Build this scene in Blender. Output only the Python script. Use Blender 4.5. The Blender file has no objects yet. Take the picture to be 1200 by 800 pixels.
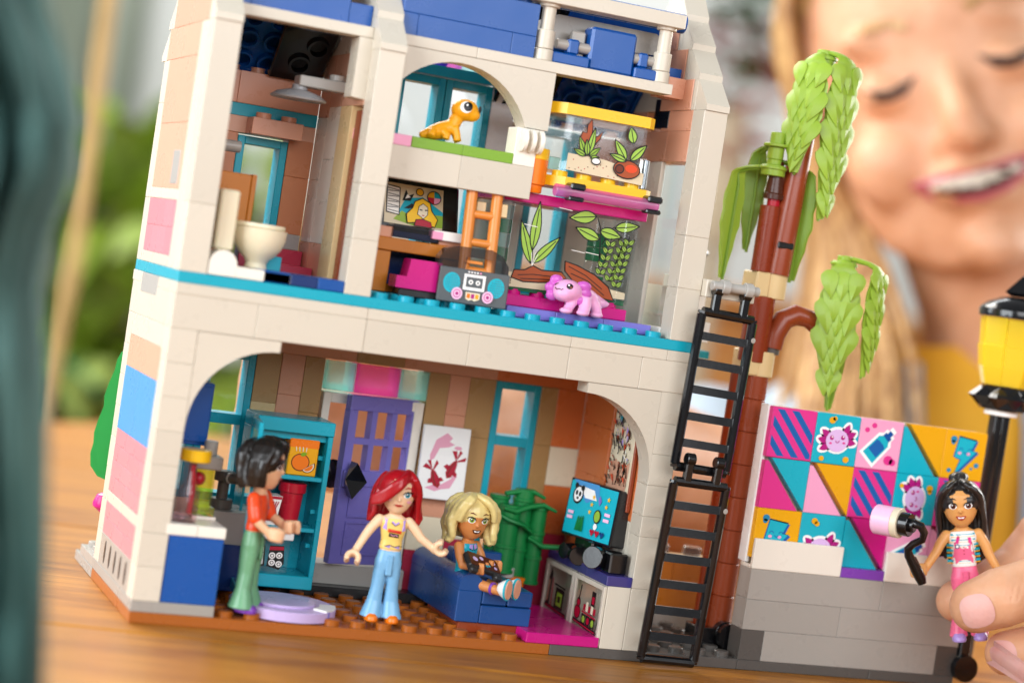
import bpy, math, random
from math import sin, cos, pi, radians, sqrt, atan2
from mathutils import Vector, Matrix, noise
from mathutils.bvhtree import BVHTree
random.seed(7)
MM = 0.001
scene = bpy.context.scene
COL = scene.collection
# ------------------------------------------------------------------ camera
cam_d = bpy.data.cameras.new('camera'); cam = bpy.data.objects.new('camera', cam_d); COL.objects.link(cam)
cam_d.sensor_width = 36.0; cam_d.lens = 2398.32 / 1200 * 36
cam_d.clip_start = 0.01; cam_d.clip_end = 60
CP = Vector((-118.28, -562.34, 113.73))
CR = Vector((0.92308204, -0.35450751, 0.14914415)); CU = Vector((-0.12617571, 0.0871888, 0.98816891)); CW = Vector((0.363317, 0.93097934, -0.03575218))
mw = Matrix((CR, CU, -CW)).transposed().to_4x4(); mw.translation = CP * MM
cam.matrix_world = mw
cam_d.dof.use_dof = True; cam_d.dof.focus_distance = 0.626; cam_d.dof.aperture_fstop = 5.4; cam_d.dof.aperture_blades = 9
scene.camera = cam
def at(px, py, depth):
    "a point (mm) seen at photo pixel px,py (1200 wide) at that depth"
    return CP + (CW + CR * ((px - 600) / 2398.32) - CU * ((py - 400) / 2398.32)) * depth
# ------------------------------------------------------------------ light
w = bpy.data.worlds.new('World'); scene.world = w; w.use_nodes = True
bg = w.node_tree.nodes['Background']; bg.inputs[0].default_value = (0.93, 0.96, 1.0, 1); bg.inputs[1].default_value = 0.22
def area(name, loc, target, sx, sy, power, col):
    d = bpy.data.lights.new(name, 'AREA'); d.shape = 'RECTANGLE'; d.size = sx * MM; d.size_y = sy * MM; d.energy = power; d.color = col
    o = bpy.data.objects.new(name, d); COL.objects.link(o); o.location = Vector(loc) * MM
    o.rotation_euler = (Vector(target) - Vector(loc)).to_track_quat('-Z', 'Y').to_euler(); return o
area('window_light', (-1150, 620, 560), (60, 40, 90), 1100, 900, 17, (0.86, 0.94, 1.0))
area('side_window_light', (-1000, -560, 380), (100, 20, 100), 900, 700, 17, (0.88, 0.95, 1.0))
area('front_fill_light', (150, -1000, 480), (130, 20, 90), 1000, 520, 8.2, (0.96, 0.97, 1.0))  # added soft fill from the front, reaches into the open rooms
area('back_light', (-250, 900, 900), (220, 220, 60), 900, 600, 20, (1.0, 0.95, 0.88))  # added lamp, brightens the gap between the house and the girl
area('wall_fill_light', (900, 1900, 1900), (900, 3000, 0), 2600, 900, 62, (0.95, 0.98, 1.0))  # added fill that brightens the far wall, no window stands here
area('right_window_light', (1300, 420, 520), (200, 60, 120), 900, 700, 16, (1.0, 0.97, 0.92))
scene.view_settings.view_transform = 'Standard'; scene.view_settings.look = 'None'
scene.view_settings.exposure = 0.12; scene.view_settings.gamma = 1.0
# ------------------------------------------------------------------ materials
def lin(h):
    h = h.lstrip('#'); c = [int(h[i:i+2], 16) / 255 for i in (0, 2, 4)]
    return tuple(((x / 12.92) if x <= 0.04045 else ((x + 0.055) / 1.055) ** 2.4) for x in c) + (1,)
MATS = {}
PAL = dict(white='d2c9b8', panelwhite='e8e0d2', butter='f3cf72', palewall='e4d0ba', ivory='efe9dc', pure='f4f4f2', teal='0a93a6', azure='12a4ba', bluea='064d9a', blueb='0b4da0', navy='0d3f78', nightblue='0a2c66', magenta='c8107c', pink='f0a3c6', coral='e58e95',
  palepink='e2858f', peach='d6a286', nougat='d89a7c', orangewall='d2703a', darktan='b08a58', tan='d9bd8a', baseorange='a2581c', brown='86300f', redbrown='8e3c1c', lime='8fb53a', leaf='8fae35', leafdark='74962a', warmnougat='c67f56',
  green='0f7a3a', bush='14923c', lightgrey='a9a6a0', grey='a39d95', darkgrey='57534f', black='141414', charcoal='2a2a2b', boomgrey='5a6063', red='b3122a', redwall='b5304a', yellow='f2b312', brightyellow='f4c01c', orange='f07a12', lilac='c9b2de', purple='7a3fa8', violet='7a74c6',
  skyblue='4a94ce', jeans='7cb2d8', sage='6fa57c', tomato='e2481c', skinA='e8b48c', skinB='f0c8a2', skinC='d2874c', skinD='e0a05c', hairblack='1a1614', hairred='a80f1c', hairblond='e0cb86', hairdark='26211f', salmonpink='ee6a90', lavender='b59ae0', lightpink='f6c3e2',
  orchid='cf62c4', axo='ecaad6', gecko='f8ac1a', grassgreen='7aa81e', desk='c07420', ladderwood='e08a3c', darkblue='134684', silver='9a9a9c', toilet='efe3c4', paperwhite='f2efe9', cloudwhite='f7f7f5', aqua='12b0c4', gold='e9a80c', hotpink='e0348c', bluestripe='1560a8', boltblue='1f86b0', ink='151515', inkbrown='6a2a12', lilacpink='dcb8e6', berry='b0187c', redink='b01030', pinkink='e7a4bc', sand='d8c8a8', logbrown='a04a22', leafink='9ac04a', cream='e8dcc0', lipred='b0302c', cocoa='4a2212')
def principled(key, col, rough=0.28, spec=0.5, bump=0.0, bscale=600, trans=0, ior=1.45, sss=0, coat=0, metal=0, var=0.0):
    m = bpy.data.materials.new(key); m.use_nodes = True; nt = m.node_tree; b = nt.nodes['Principled BSDF']
    b.inputs['Base Color'].default_value = col; b.inputs['Roughness'].default_value = rough; b.inputs['Specular IOR Level'].default_value = spec
    b.inputs['IOR'].default_value = ior; b.inputs['Transmission Weight'].default_value = trans; b.inputs['Metallic'].default_value = metal
    if coat: b.inputs['Coat Weight'].default_value = coat; b.inputs['Coat Roughness'].default_value = 0.1
    if sss: b.inputs['Subsurface Weight'].default_value = sss; b.inputs['Subsurface Radius'].default_value = (0.003, 0.0012, 0.0006); b.inputs['Subsurface Scale'].default_value = 1.0
    if not trans:
        tc = nt.nodes.new('ShaderNodeTexCoord'); n = nt.nodes.new('ShaderNodeTexNoise'); n.inputs['Scale'].default_value = bscale; n.inputs['Detail'].default_value = 3
        nt.links.new(tc.outputs['Object'], n.inputs['Vector'])
        mr = nt.nodes.new('ShaderNodeMapRange'); mr.inputs[3].default_value = max(0.05, rough - 0.06); mr.inputs[4].default_value = rough + 0.09
        n2 = nt.nodes.new('ShaderNodeTexNoise'); n2.inputs['Scale'].default_value = 90; n2.inputs['Detail'].default_value = 5
        nt.links.new(tc.outputs['Object'], n2.inputs['Vector']); nt.links.new(n2.outputs[0], mr.inputs[0]); nt.links.new(mr.outputs[0], b.inputs['Roughness'])
        bp = nt.nodes.new('ShaderNodeBump'); bp.inputs['Strength'].default_value = bump or 0.05; bp.inputs['Distance'].default_value = 0.0002
        nt.links.new(n.outputs[0], bp.inputs['Height']); nt.links.new(bp.outputs[0], b.inputs['Normal'])
        oi = nt.nodes.new('ShaderNodeObjectInfo'); m1 = nt.nodes.new('ShaderNodeMapRange'); m1.inputs[3].default_value = 0.95; m1.inputs[4].default_value = 1.04; nt.links.new(oi.outputs['Random'], m1.inputs[0])
        n3 = nt.nodes.new('ShaderNodeTexNoise'); n3.inputs['Scale'].default_value = 35; n3.inputs['Detail'].default_value = 6; nt.links.new(tc.outputs['Object'], n3.inputs['Vector']); m2 = nt.nodes.new('ShaderNodeMapRange'); m2.inputs[1].default_value = .3; m2.inputs[2].default_value = .7; m2.inputs[3].default_value = 0.985; m2.inputs[4].default_value = 1.012; nt.links.new(n3.outputs[0], m2.inputs[0])
        mu = nt.nodes.new('ShaderNodeMath'); mu.operation = 'MULTIPLY'; nt.links.new(m1.outputs[0], mu.inputs[0]); nt.links.new(m2.outputs[0], mu.inputs[1])
        hv = nt.nodes.new('ShaderNodeHueSaturation'); hv.inputs['Color'].default_value = col; nt.links.new(mu.outputs[0], hv.inputs['Value']); nt.links.new(hv.outputs[0], b.inputs['Base Color'])
    return m
CLEAR = dict(glass=((0.97, 0.99, 1, 1), 0.0), tglass=((0.98, 0.985, 0.98, 1), 0.0), tsmoke=((0.5, 0.5, 0.52, 1), 0.06), tcyan=((0.75, 0.99, 0.97, 1), 0.3), tmagenta=((1.0, 0.45, 0.82, 1), 0.35), tpurple=((0.2, 0.17, 0.62, 1), 0.5),
  tgreen=((0.08, 0.5, 0.24, 1), 0.45), tyellow=((1.0, 0.88, 0.1, 1), 0.6), tlime=((0.93, 0.98, 0.42, 1), 0.12), tpink=((0.98, 0.86, 0.88, 1), 0.03), cornea=((1, 1, 1, 1), 0.0))
def clear(key, col, body):
    "clear plastic: see-through, tinted, with a fresnel sheen and (body) some solid colour"
    m = bpy.data.materials.new(key); m.use_nodes = True; nt = m.node_tree; nt.nodes.clear(); N = nt.nodes.new; L = nt.links.new
    out = N('ShaderNodeOutputMaterial'); tr = N('ShaderNodeBsdfTransparent'); tr.inputs[0].default_value = col
    gl = N('ShaderNodeBsdfGlossy'); gl.inputs['Roughness'].default_value = 0.08; gl.inputs[0].default_value = (1, 1, 1, 1)
    fr = N('ShaderNodeFresnel'); ge = N('ShaderNodeNewGeometry'); mr = N('ShaderNodeMapRange'); mr.inputs[3].default_value = 1.42; mr.inputs[4].default_value = 1/1.42; L(ge.outputs['Backfacing'], mr.inputs[0]); L(mr.outputs[0], fr.inputs[0]); src = tr
    if body:
        tl = N('ShaderNodeBsdfTranslucent'); tl.inputs[0].default_value = col; df = N('ShaderNodeBsdfDiffuse'); df.inputs[0].default_value = col
        m0 = N('ShaderNodeMixShader'); L(tl.outputs[0], m0.inputs[1]); L(df.outputs[0], m0.inputs[2]); m1 = N('ShaderNodeMixShader'); m1.inputs[0].default_value = body; L(tr.outputs[0], m1.inputs[1]); L(m0.outputs[0], m1.inputs[2]); src = m1
    mx = N('ShaderNodeMixShader'); L(fr.outputs[0], mx.inputs[0]); L(src.outputs[0], mx.inputs[1]); L(gl.outputs[0], mx.inputs[2]); L(mx.outputs[0], out.inputs[0]); return m
def mat(key):
    if key in MATS: return MATS[key]
    if key.startswith('print_'): m = principled(key, lin(PAL[key[6:]]), rough=0.34, spec=0.4)
    elif key in CLEAR: m = clear(key, *CLEAR[key])
    elif key == 'shinyblack': m = principled(key, lin('101012'), rough=0.16, coat=0.3)
    elif key == 'chrome': m = principled(key, lin('9aa0a4'), rough=0.2, metal=0.8)
    elif key.startswith('hair'): m = principled(key, lin(PAL[key]), rough=0.30, coat=0.2, bump=0.08, bscale=900)
    elif key.startswith('skin') or key in ('axo', 'gecko', 'toilet'): m = principled(key, lin(PAL[key]), rough=0.36, sss=0.12)
    elif key in ('leaf', 'leafdark', 'green', 'bush'): m = principled(key, lin(PAL[key]), rough=0.38, sss=0.08)
    else: m = principled(key, lin(PAL[key]), rough=0.27)
    MATS[key] = m; return m
# ------------------------------------------------------------------ mesh builder (all lengths in mm)
class MB:
    def __init__(s): s.v = []; s.f = []; s.m = []; s.names = []; s.T = Matrix.Identity(4); s.mat = None; s.smooth = True
    def use(s, n):
        if n not in s.names: s.names.append(n)
        s.mat = s.names.index(n); return s
    def add(s, vs, fs):
        k = len(s.v); s.v += [s.T @ Vector(p) for p in vs]; mi = s.mat or 0
        for f in fs: s.f.append([k + i for i in f]); s.m.append(mi)
        return s
    def box(s, x0, x1, y0, y1, z0, z1, c=0.22):
        c = min(c, (x1-x0)/2.2, (y1-y0)/2.2, (z1-z0)/2.2)
        if c <= 0.01:
            return s.add([(x, y, z) for z in (z0, z1) for y in (y0, y1) for x in (x0, x1)], [(0, 2, 3, 1), (4, 5, 7, 6), (0, 1, 5, 4), (2, 6, 7, 3), (0, 4, 6, 2), (1, 3, 7, 5)])
        vs = []; idx = {}
        X = (x0, x1); Y = (y0, y1); Z = (z0, z1); sg = (1, -1)
        for i in (0, 1):
            for j in (0, 1):
                for k in (0, 1):
                    for a in (0, 1, 2):
                        p = [X[i] + (0 if a == 0 else c * sg[i]), Y[j] + (0 if a == 1 else c * sg[j]), Z[k] + (0 if a == 2 else c * sg[k])]
                        idx[(i, j, k, a)] = len(vs); vs.append(p)
        fs = []
        g = lambda i, j, k, a: idx[(i, j, k, a)]
        for e in (0, 1):
            q = [g(e, 0, 0, 0), g(e, 1, 0, 0), g(e, 1, 1, 0), g(e, 0, 1, 0)]; fs.append(q if e else q[::-1])
            q = [g(0, e, 0, 1), g(0, e, 1, 1), g(1, e, 1, 1), g(1, e, 0, 1)]; fs.append(q if e else q[::-1])
            q = [g(0, 0, e, 2), g(1, 0, e, 2), g(1, 1, e, 2), g(0, 1, e, 2)]; fs.append(q if e else q[::-1])
        for a in (0, 1):
            for b in (0, 1):
                fs += [[g(0, a, b, 1), g(1, a, b, 1), g(1, a, b, 2), g(0, a, b, 2)], [g(a, 0, b, 0), g(a, 1, b, 0), g(a, 1, b, 2), g(a, 0, b, 2)], [g(a, b, 0, 0), g(a, b, 1, 0), g(a, b, 1, 1), g(a, b, 0, 1)]]
                for k in (0, 1): fs.append([g(a, b, k, 0), g(a, b, k, 1), g(a, b, k, 2)])
        return s.add(vs, fs)
    def lathe(s, prof, c=(0, 0, 0), axis='z', seg=20, a0=0, a1=2*pi):
        "prof: list of (radius, height)"
        R = {'z': Matrix.Identity(3), 'y': Matrix(((1, 0, 0), (0, 0, 1), (0, -1, 0))), 'x': Matrix(((0, 0, 1), (0, 1, 0), (-1, 0, 0)))}[axis] if isinstance(axis, str) else Vector(axis).to_track_quat('Z', 'Y').to_matrix()
        full = abs(a1 - a0 - 2*pi) < 1e-6; n = seg if full else seg + 1
        vs = []; c = Vector(c)
        for r, h in prof:
            for i in range(n):
                t = a0 + (a1 - a0) * i / seg; vs.append(c + R @ Vector((r * cos(t), r * sin(t), h)))
        fs = []
        for j in range(len(prof) - 1):
            for i in range(seg):
                i2 = (i + 1) % n; fs.append((j*n+i, j*n+i2, (j+1)*n+i2, (j+1)*n+i))
        if full:
            if prof[0][0] > 1e-4: fs.append(tuple(range(n))[::-1])
            if prof[-1][0] > 1e-4: fs.append(tuple((len(prof)-1)*n + i for i in range(n)))
        return s.add(vs, fs)
    def cyl(s, c, r, h, axis='z', seg=20, ch=0.2):
        ch = min(ch, r/3, abs(h)/3); return s.lathe([(r-ch, 0), (r, ch), (r, h-ch), (r-ch, h)], c, axis, seg)
    def stud(s, x, y, z, seg=14): return s.lathe([(2.4, -0.05), (2.4, 1.5), (2.2, 1.7)], (x, y, z), 'z', seg)
    def studs(s, sx, sy, z, seg=14):
        for i in sx:
            for j in sy: s.stud(i*8+4, j*8+4, z, seg)
        return s
    def tube(s, pts, rad, seg=10, flat=1.0, up=(0, 0, 1), cap=True):
        pts = [Vector(p) for p in pts]; n = len(pts); rad = rad if isinstance(rad, (list, tuple)) else [rad]*n
        vs = []; up = Vector(up); prev = None
        for i, p in enumerate(pts):
            t = (pts[min(i+1, n-1)] - pts[max(i-1, 0)]).normalized()
            a = t.cross(up) if prev is None else prev - t * prev.dot(t)
            if a.length < 1e-5: a = t.orthogonal()
            a.normalize(); prev = a; b = t.cross(a)
            for k in range(seg):
                q = 2*pi*k/seg; vs.append(p + a * (cos(q)*rad[i]) + b * (sin(q)*rad[i]*flat))
        fs = [(j*seg+i, j*seg+(i+1) % seg, (j+1)*seg+(i+1) % seg, (j+1)*seg+i) for j in range(n-1) for i in range(seg)]
        if cap: fs += [tuple(range(seg))[::-1], tuple((n-1)*seg+i for i in range(seg))]
        return s.add(vs, fs)
    def ball(s, c, r, seg=14, rings=9, rot=None):
        r = r if isinstance(r, (list, tuple)) else (r, r, r); c = Vector(c); R = rot or Matrix.Identity(3)
        vs = [c + R @ Vector((0, 0, -r[2]))]; fs = []
        for j in range(1, rings):
            t = -pi/2 + pi*j/rings
            for i in range(seg): vs.append(c + R @ Vector((r[0]*cos(t)*cos(2*pi*i/seg), r[1]*cos(t)*sin(2*pi*i/seg), r[2]*sin(t))))
        vs.append(c + R @ Vector((0, 0, r[2]))); L = len(vs)-1
        for i in range(seg):
            fs.append((0, 1+(i+1) % seg, 1+i)); fs.append((L, L-seg+i, L-seg+(i+1) % seg))
            for j in range(rings-2): a = 1+j*seg; fs.append((a+i, a+(i+1) % seg, a+seg+(i+1) % seg, a+seg+i))
        return s.add(vs, fs)
    def prism(s, pts, h0, h1, axis='y'):
        "extrude a 2D outline; axis y: pts are (x,z); x: (y,z); z: (x,y)"
        f = {'y': lambda a, b, h: (a, h, b), 'x': lambda a, b, h: (h, a, b), 'z': lambda a, b, h: (a, b, h)}[axis]
        n = len(pts); vs = [f(a, b, h0) for a, b in pts] + [f(a, b, h1) for a, b in pts]
        return s.add(vs, [tuple(range(n)), tuple(range(2*n-1, n-1, -1))] + [(i, n+i, n+(i+1) % n, (i+1) % n) for i in range(n)])
    def loft(s, rings, cap=True):
        n = len(rings[0]); vs = [p for r in rings for p in r]
        fs = [(j*n+i, j*n+(i+1) % n, (j+1)*n+(i+1) % n, (j+1)*n+i) for j in range(len(rings)-1) for i in range(n)]
        if cap: fs += [tuple(range(n))[::-1], tuple((len(rings)-1)*n+i for i in range(n))]
        return s.add(vs, fs)
def ell(cx, cy, z, a, b, n=16, p=2.0):
    out = []
    for i in range(n):
        t = 2*pi*i/n; c, d = cos(t), sin(t)
        out.append((cx + a*math.copysign(abs(c)**(2/p), c), cy + b*math.copysign(abs(d)**(2/p), d), z))
    return out
import bmesh
def fin(name, mb, parent=None, m=None, off=(0, 0, 0), flat=False, ang=32):
    me = bpy.data.meshes.new(name); off = Vector(off)
    me.from_pydata([(p - off) * MM for p in mb.v], [], mb.f)
    if not mb.names: mb.names = [m or 'white']
    for n in mb.names: me.materials.append(mat(n))
    me.polygons.foreach_set('material_index', mb.m)
    bm = bmesh.new(); bm.from_mesh(me); bmesh.ops.recalc_face_normals(bm, faces=bm.faces) if not getattr(mb, 'keep', False) else None; bm.to_mesh(me); bm.free()
    if not flat:
        me.polygons.foreach_set('use_smooth', [True]*len(me.polygons)); me.set_sharp_from_angle(angle=radians(ang))
    me.update()
    o = bpy.data.objects.new(name, me); COL.objects.link(o); o.parent = parent
    return o
OFF = {}
def thing(name, label, cat, loc=(0, 0, 0), rot=None, group=None):
    o = bpy.data.objects.new(name, None); COL.objects.link(o); o.empty_display_size = 0.005
    M = (rot or Matrix.Identity(3)).to_4x4(); M.translation = Vector(loc) * MM; o.matrix_world = M
    o['label'] = label; o['category'] = cat
    if group: o['group'] = group
    OFF[o.name] = Vector((0, 0, 0)) if rot else Vector(loc)
    return o
def part(name, mb, th, m=None, label=None, ang=32, flat=False):
    "a child mesh; for an unrotated thing the builder's coordinates are world mm"
    r = th
    while r.parent: r = r.parent
    o = fin(name, mb, th, m, OFF[r.name], ang=ang, flat=flat)
    if label: o['label'] = label
    return o
def solo(name, label, cat, mb, m=None, group=None, ang=32, off=None):
    off = off or tuple(sum((p[i] for p in mb.v), 0.0)/len(mb.v) for i in range(3))
    o = fin(name, mb, None, m, off, ang=ang); o.location = Vector(off)*MM
    o['label'] = label; o['category'] = cat
    if group: o['group'] = group
    return o
def struct(name, mb, m=None):
    o = fin(name, mb, None, m); o['kind'] = 'structure'; return o
BC = {}
def brick(x0, x1, y0, y1, z0, z1, m, th, name='brick', stud=0, c=0.14):
    "one toy brick as its own object (mm), mesh shared between equal ones; 0.06 mm joint all round"
    g = 0.035; key = (round(x1-x0, 2), round(y1-y0, 2), round(z1-z0, 2), m, stud)
    if key not in BC:
        b = MB().use(m); b.box(g, x1-x0-g, g, y1-y0-g, g*0.6, z1-z0-g*0.6, c)
        if stud:
            for i in range(max(1, round((x1-x0)/8))):
                for j in range(max(1, round((y1-y0)/8))): b.stud(i*8+4, j*8+4, z1-z0)
        o = fin(name, b, None); BC[key] = o.data; bpy.data.objects.remove(o)
    o = bpy.data.objects.new(name, BC[key]); COL.objects.link(o); o.parent = th
    o.location = (Vector((x0+random.uniform(-.02, .02), y0+random.uniform(-.07, .07), z0)) - OFF[th.name]) * MM
    o.rotation_euler = (random.uniform(-.0016, .0016), 0, random.uniform(-.0016, .0016))
    return o
P = 3.2
# flat prints: polygons laid on a plane (or cast onto a surface) in thin layers
class Print:
    def __init__(s, mb, O, U, V, bvh=None, base=0.05, step=0.03):
        s.mb = mb; s.O = Vector(O); s.U = Vector(U).normalized(); s.V = Vector(V).normalized(); s.N = s.U.cross(s.V); s.h = base; s.step = step; s.bvh = bvh; mb.keep = False
    def pt(s, u, v, h):
        p = s.O + s.U*u + s.V*v
        if s.bvh:
            hit = s.bvh.ray_cast(p + s.N*30, -s.N)
            if hit[0]:
                n = hit[1] if hit[1].dot(s.N) > 0 else -hit[1]
                return hit[0] + n*h
        return p + s.N*h
    def poly(s, pts, m, layer=True):
        if layer: s.h += s.step
        s.mb.use(m)
        if s.bvh:
            cu = sum(p[0] for p in pts)/len(pts); cv = sum(p[1] for p in pts)/len(pts); n = len(pts); K = 3
            vs = [s.pt(cu, cv, s.h)]
            for k in range(1, K+1):
                for (u, v) in pts: vs.append(s.pt(cu+(u-cu)*k/K, cv+(v-cv)*k/K, s.h))
            fs = [(0, 1+i, 1+(i+1) % n) for i in range(n)]
            for k in range(K-1): a = 1+k*n; fs += [(a+i, a+n+i, a+n+(i+1) % n, a+(i+1) % n) for i in range(n)]
            s.mb.add(vs, fs)
        else: s.mb.add([s.pt(u, v, s.h) for u, v in pts], [tuple(range(len(pts)))])
        return s
    def ellipse(s, u, v, a, b, m, rot=0, n=18, a0=0, a1=2*pi, layer=True):
        full = abs(a1-a0-2*pi) < 1e-5; c, d = cos(rot), sin(rot); pts = []
        for i in range(n if full else n+1):
            t = a0+(a1-a0)*i/n; x, y = a*cos(t), b*sin(t); pts.append((u+x*c-y*d, v+x*d+y*c))
        return s.poly(pts, m, layer)
    def line(s, pts, wd, m, layer=True, taper=False):
        if layer: s.h += s.step
        s.mb.use(m); n = len(pts); vs = []
        for i, (u, v) in enumerate(pts):
            a = pts[max(i-1, 0)]; b = pts[min(i+1, n-1)]; dx, dy = b[0]-a[0], b[1]-a[1]; L = sqrt(dx*dx+dy*dy) or 1
            ww = wd/2*((1-0.8*abs(2*i/(n-1)-1)) if taper else 1); nx, ny = -dy/L*ww, dx/L*ww
            vs += [s.pt(u+nx, v+ny, s.h), s.pt(u-nx, v-ny, s.h)]
        s.mb.add(vs, [(2*i, 2*i+1, 2*i+3, 2*i+2) for i in range(n-1)]); return s
    def outlined(s, pts, m, wd=0.25, ink='print_ink'):
        s.poly(pts, m); s.line(list(pts)+[pts[0], pts[1]], wd, ink); return s
    def leaf(s, u, v, L, wd, ang, m, ink='print_ink', lw=0.18, n=7):
        c, d = cos(ang), sin(ang); up = []; dn = []
        for i in range(n+1):
            t = i/n; x = t*L; y = wd/2*sin(pi*t**0.8); up.append((u+x*c-y*d, v+x*d+y*c)); dn.append((u+x*c+y*d, v+x*d-y*c))
        s.poly(dn+up[::-1][1:-1], m)
        if ink: s.line(dn+up[::-1], lw, ink); s.line([(u, v), (u+L*.85*c, v+L*.85*d)], lw*.8, ink)
        return s
def remesh(mb, voxel, smooth=2, sub=0):
    "fuse a builder's overlapping solids into one skin; returns a builder"
    me = bpy.data.meshes.new('tmp'); me.from_pydata(mb.v, [], mb.f)
    bm = bmesh.new(); bm.from_mesh(me); bmesh.ops.recalc_face_normals(bm, faces=bm.faces); bm.to_mesh(me); bm.free()
    o = bpy.data.objects.new('tmp', me); COL.objects.link(o)
    r = o.modifiers.new('r', 'REMESH'); r.mode = 'VOXEL'; r.voxel_size = voxel
    if smooth: q = o.modifiers.new('s', 'SMOOTH'); q.iterations = smooth; q.factor = 0.5
    dg = bpy.context.evaluated_depsgraph_get(); m2 = bpy.data.meshes.new_from_object(o.evaluated_get(dg))
    out = MB(); out.v = [v.co.copy() for v in m2.vertices]; out.f = [list(p.vertices) for p in m2.polygons]; out.m = [0]*len(out.f)
    bpy.data.objects.remove(o); bpy.data.meshes.remove(m2); bpy.data.meshes.remove(me)
    return out
def bvh_of(mb): return BVHTree.FromPolygons(mb.v, mb.f)
def rotz(a): return Matrix.Rotation(radians(a), 3, 'Z')
def rotx(a): return Matrix.Rotation(radians(a), 3, 'X')
def roty(a): return Matrix.Rotation(radians(a), 3, 'Y')
# ================================================================== setting: table, room
def wood_mat():
    m = bpy.data.materials.new('oak_table'); m.use_nodes = True; nt = m.node_tree; b = nt.nodes['Principled BSDF']; L = nt.links.new
    tc = nt.nodes.new('ShaderNodeTexCoord'); mp = nt.nodes.new('ShaderNodeMapping'); mp.inputs['Scale'].default_value = (3.0, 42, 42)
    L(tc.outputs['Object'], mp.inputs[0])
    n1 = nt.nodes.new('ShaderNodeTexNoise'); n1.inputs['Scale'].default_value = 2.2; n1.inputs['Detail'].default_value = 8; n1.inputs['Distortion'].default_value = 1.2; L(mp.outputs[0], n1.inputs['Vector'])
    mp2 = nt.nodes.new('ShaderNodeMapping'); mp2.inputs['Scale'].default_value = (14, 420, 420); L(tc.outputs['Object'], mp2.inputs[0])
    n2 = nt.nodes.new('ShaderNodeTexNoise'); n2.inputs['Scale'].default_value = 3; n2.inputs['Detail'].default_value = 5; L(mp2.outputs[0], n2.inputs['Vector'])
    cr = nt.nodes.new('ShaderNodeValToRGB'); e = cr.color_ramp.elements; e[0].position = 0.3; e[0].color = lin('8c5214'); e[1].position = 0.72; e[1].color = lin('c4862c')
    x = e.new(0.5); x.color = lin('ad701f'); L(n1.outputs[0], cr.inputs[0])
    cr2 = nt.nodes.new('ShaderNodeValToRGB'); q = cr2.color_ramp.elements; q[0].position = 0.32; q[0].color = (0.42, 0.32, 0.24, 1); q[1].position = 0.55; q[1].color = (1, 1, 1, 1); L(n2.outputs[0], cr2.inputs[0])
    mx = nt.nodes.new('ShaderNodeMix'); mx.data_type = 'RGBA'; mx.blend_type = 'MULTIPLY'; mx.inputs[0].default_value = 0.8; L(cr.outputs[0], mx.inputs[6]); L(cr2.outputs[0], mx.inputs[7])
    L(mx.outputs[2], b.inputs['Base Color']); b.inputs['Roughness'].default_value = 0.4; b.inputs['Specular IOR Level'].default_value = 0.3; b.inputs['Coat Weight'].default_value = 0.05; b.inputs['Coat Roughness'].default_value = 0.25
    bp = nt.nodes.new('ShaderNodeBump'); bp.inputs['Strength'].default_value = 0.35; bp.inputs['Distance'].default_value = 0.0006; L(n2.outputs[0], bp.inputs['Height']); L(bp.outputs[0], b.inputs['Normal'])
    return m
MATS['oak'] = wood_mat()
def soft(key, c1, c2, scale=4, rough=0.8, stretch=(1, 1, 1)):
    m = bpy.data.materials.new(key); m.use_nodes = True; nt = m.node_tree; b = nt.nodes['Principled BSDF']; L = nt.links.new
    tc = nt.nodes.new('ShaderNodeTexCoord'); mp = nt.nodes.new('ShaderNodeMapping'); mp.inputs['Scale'].default_value = stretch; L(tc.outputs['Object'], mp.inputs[0])
    n = nt.nodes.new('ShaderNodeTexNoise'); n.inputs['Scale'].default_value = scale; n.inputs['Detail'].default_value = 4; L(mp.outputs[0], n.inputs['Vector'])
    cr = nt.nodes.new('ShaderNodeValToRGB'); e = cr.color_ramp.elements; e[0].position = 0.35; e[0].color = lin(c1); e[1].position = 0.65; e[1].color = lin(c2); L(n.outputs[0], cr.inputs[0]); L(cr.outputs[0], b.inputs['Base Color'])
    b.inputs['Roughness'].default_value = rough; MATS[key] = m; return m
ta = radians(-9); tdir = Vector((cos(ta), sin(ta), 0)); tper = Vector((-sin(ta), cos(ta), 0))
def clip_board(o):
    bm = bmesh.new(); bm.from_mesh(o.data); Mi = (Matrix.Translation(Vector((60, -22, 0))*MM) @ Matrix.Rotation(ta, 4, 'Z')).inverted()
    for co, no in [((21, 468, 0), (-.667, .745, 0)), ((345, 262, 0), (.78, .62, 0))]:
        r = bmesh.ops.bisect_plane(bm, geom=bm.verts[:]+bm.edges[:]+bm.faces[:], plane_co=Mi @ (Vector(co)*MM), plane_no=Mi.to_3x3() @ Vector(no), clear_outer=True)
        e = [g for g in r['geom_cut'] if isinstance(g, bmesh.types.BMEdge)]
        if e: bmesh.ops.edgeloop_fill(bm, edges=e)
    bm.to_mesh(o.data); bm.free()
tab = thing('table', 'oak wooden table with long plank boards that carries the whole toy set', 'table', (60, -22, 0), Matrix.Rotation(ta, 3, 'Z'))
for i, (a, b_) in enumerate([(-700, -170), (-170, 0.0), (0.0, 175), (175, 350), (350, 545)]):
    m_ = MB().use('oak').box(-900, 1100, a+0.3, b_-0.3, -22, 0, 1.0); o = fin('board', m_, tab); clip_board(o)
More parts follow.
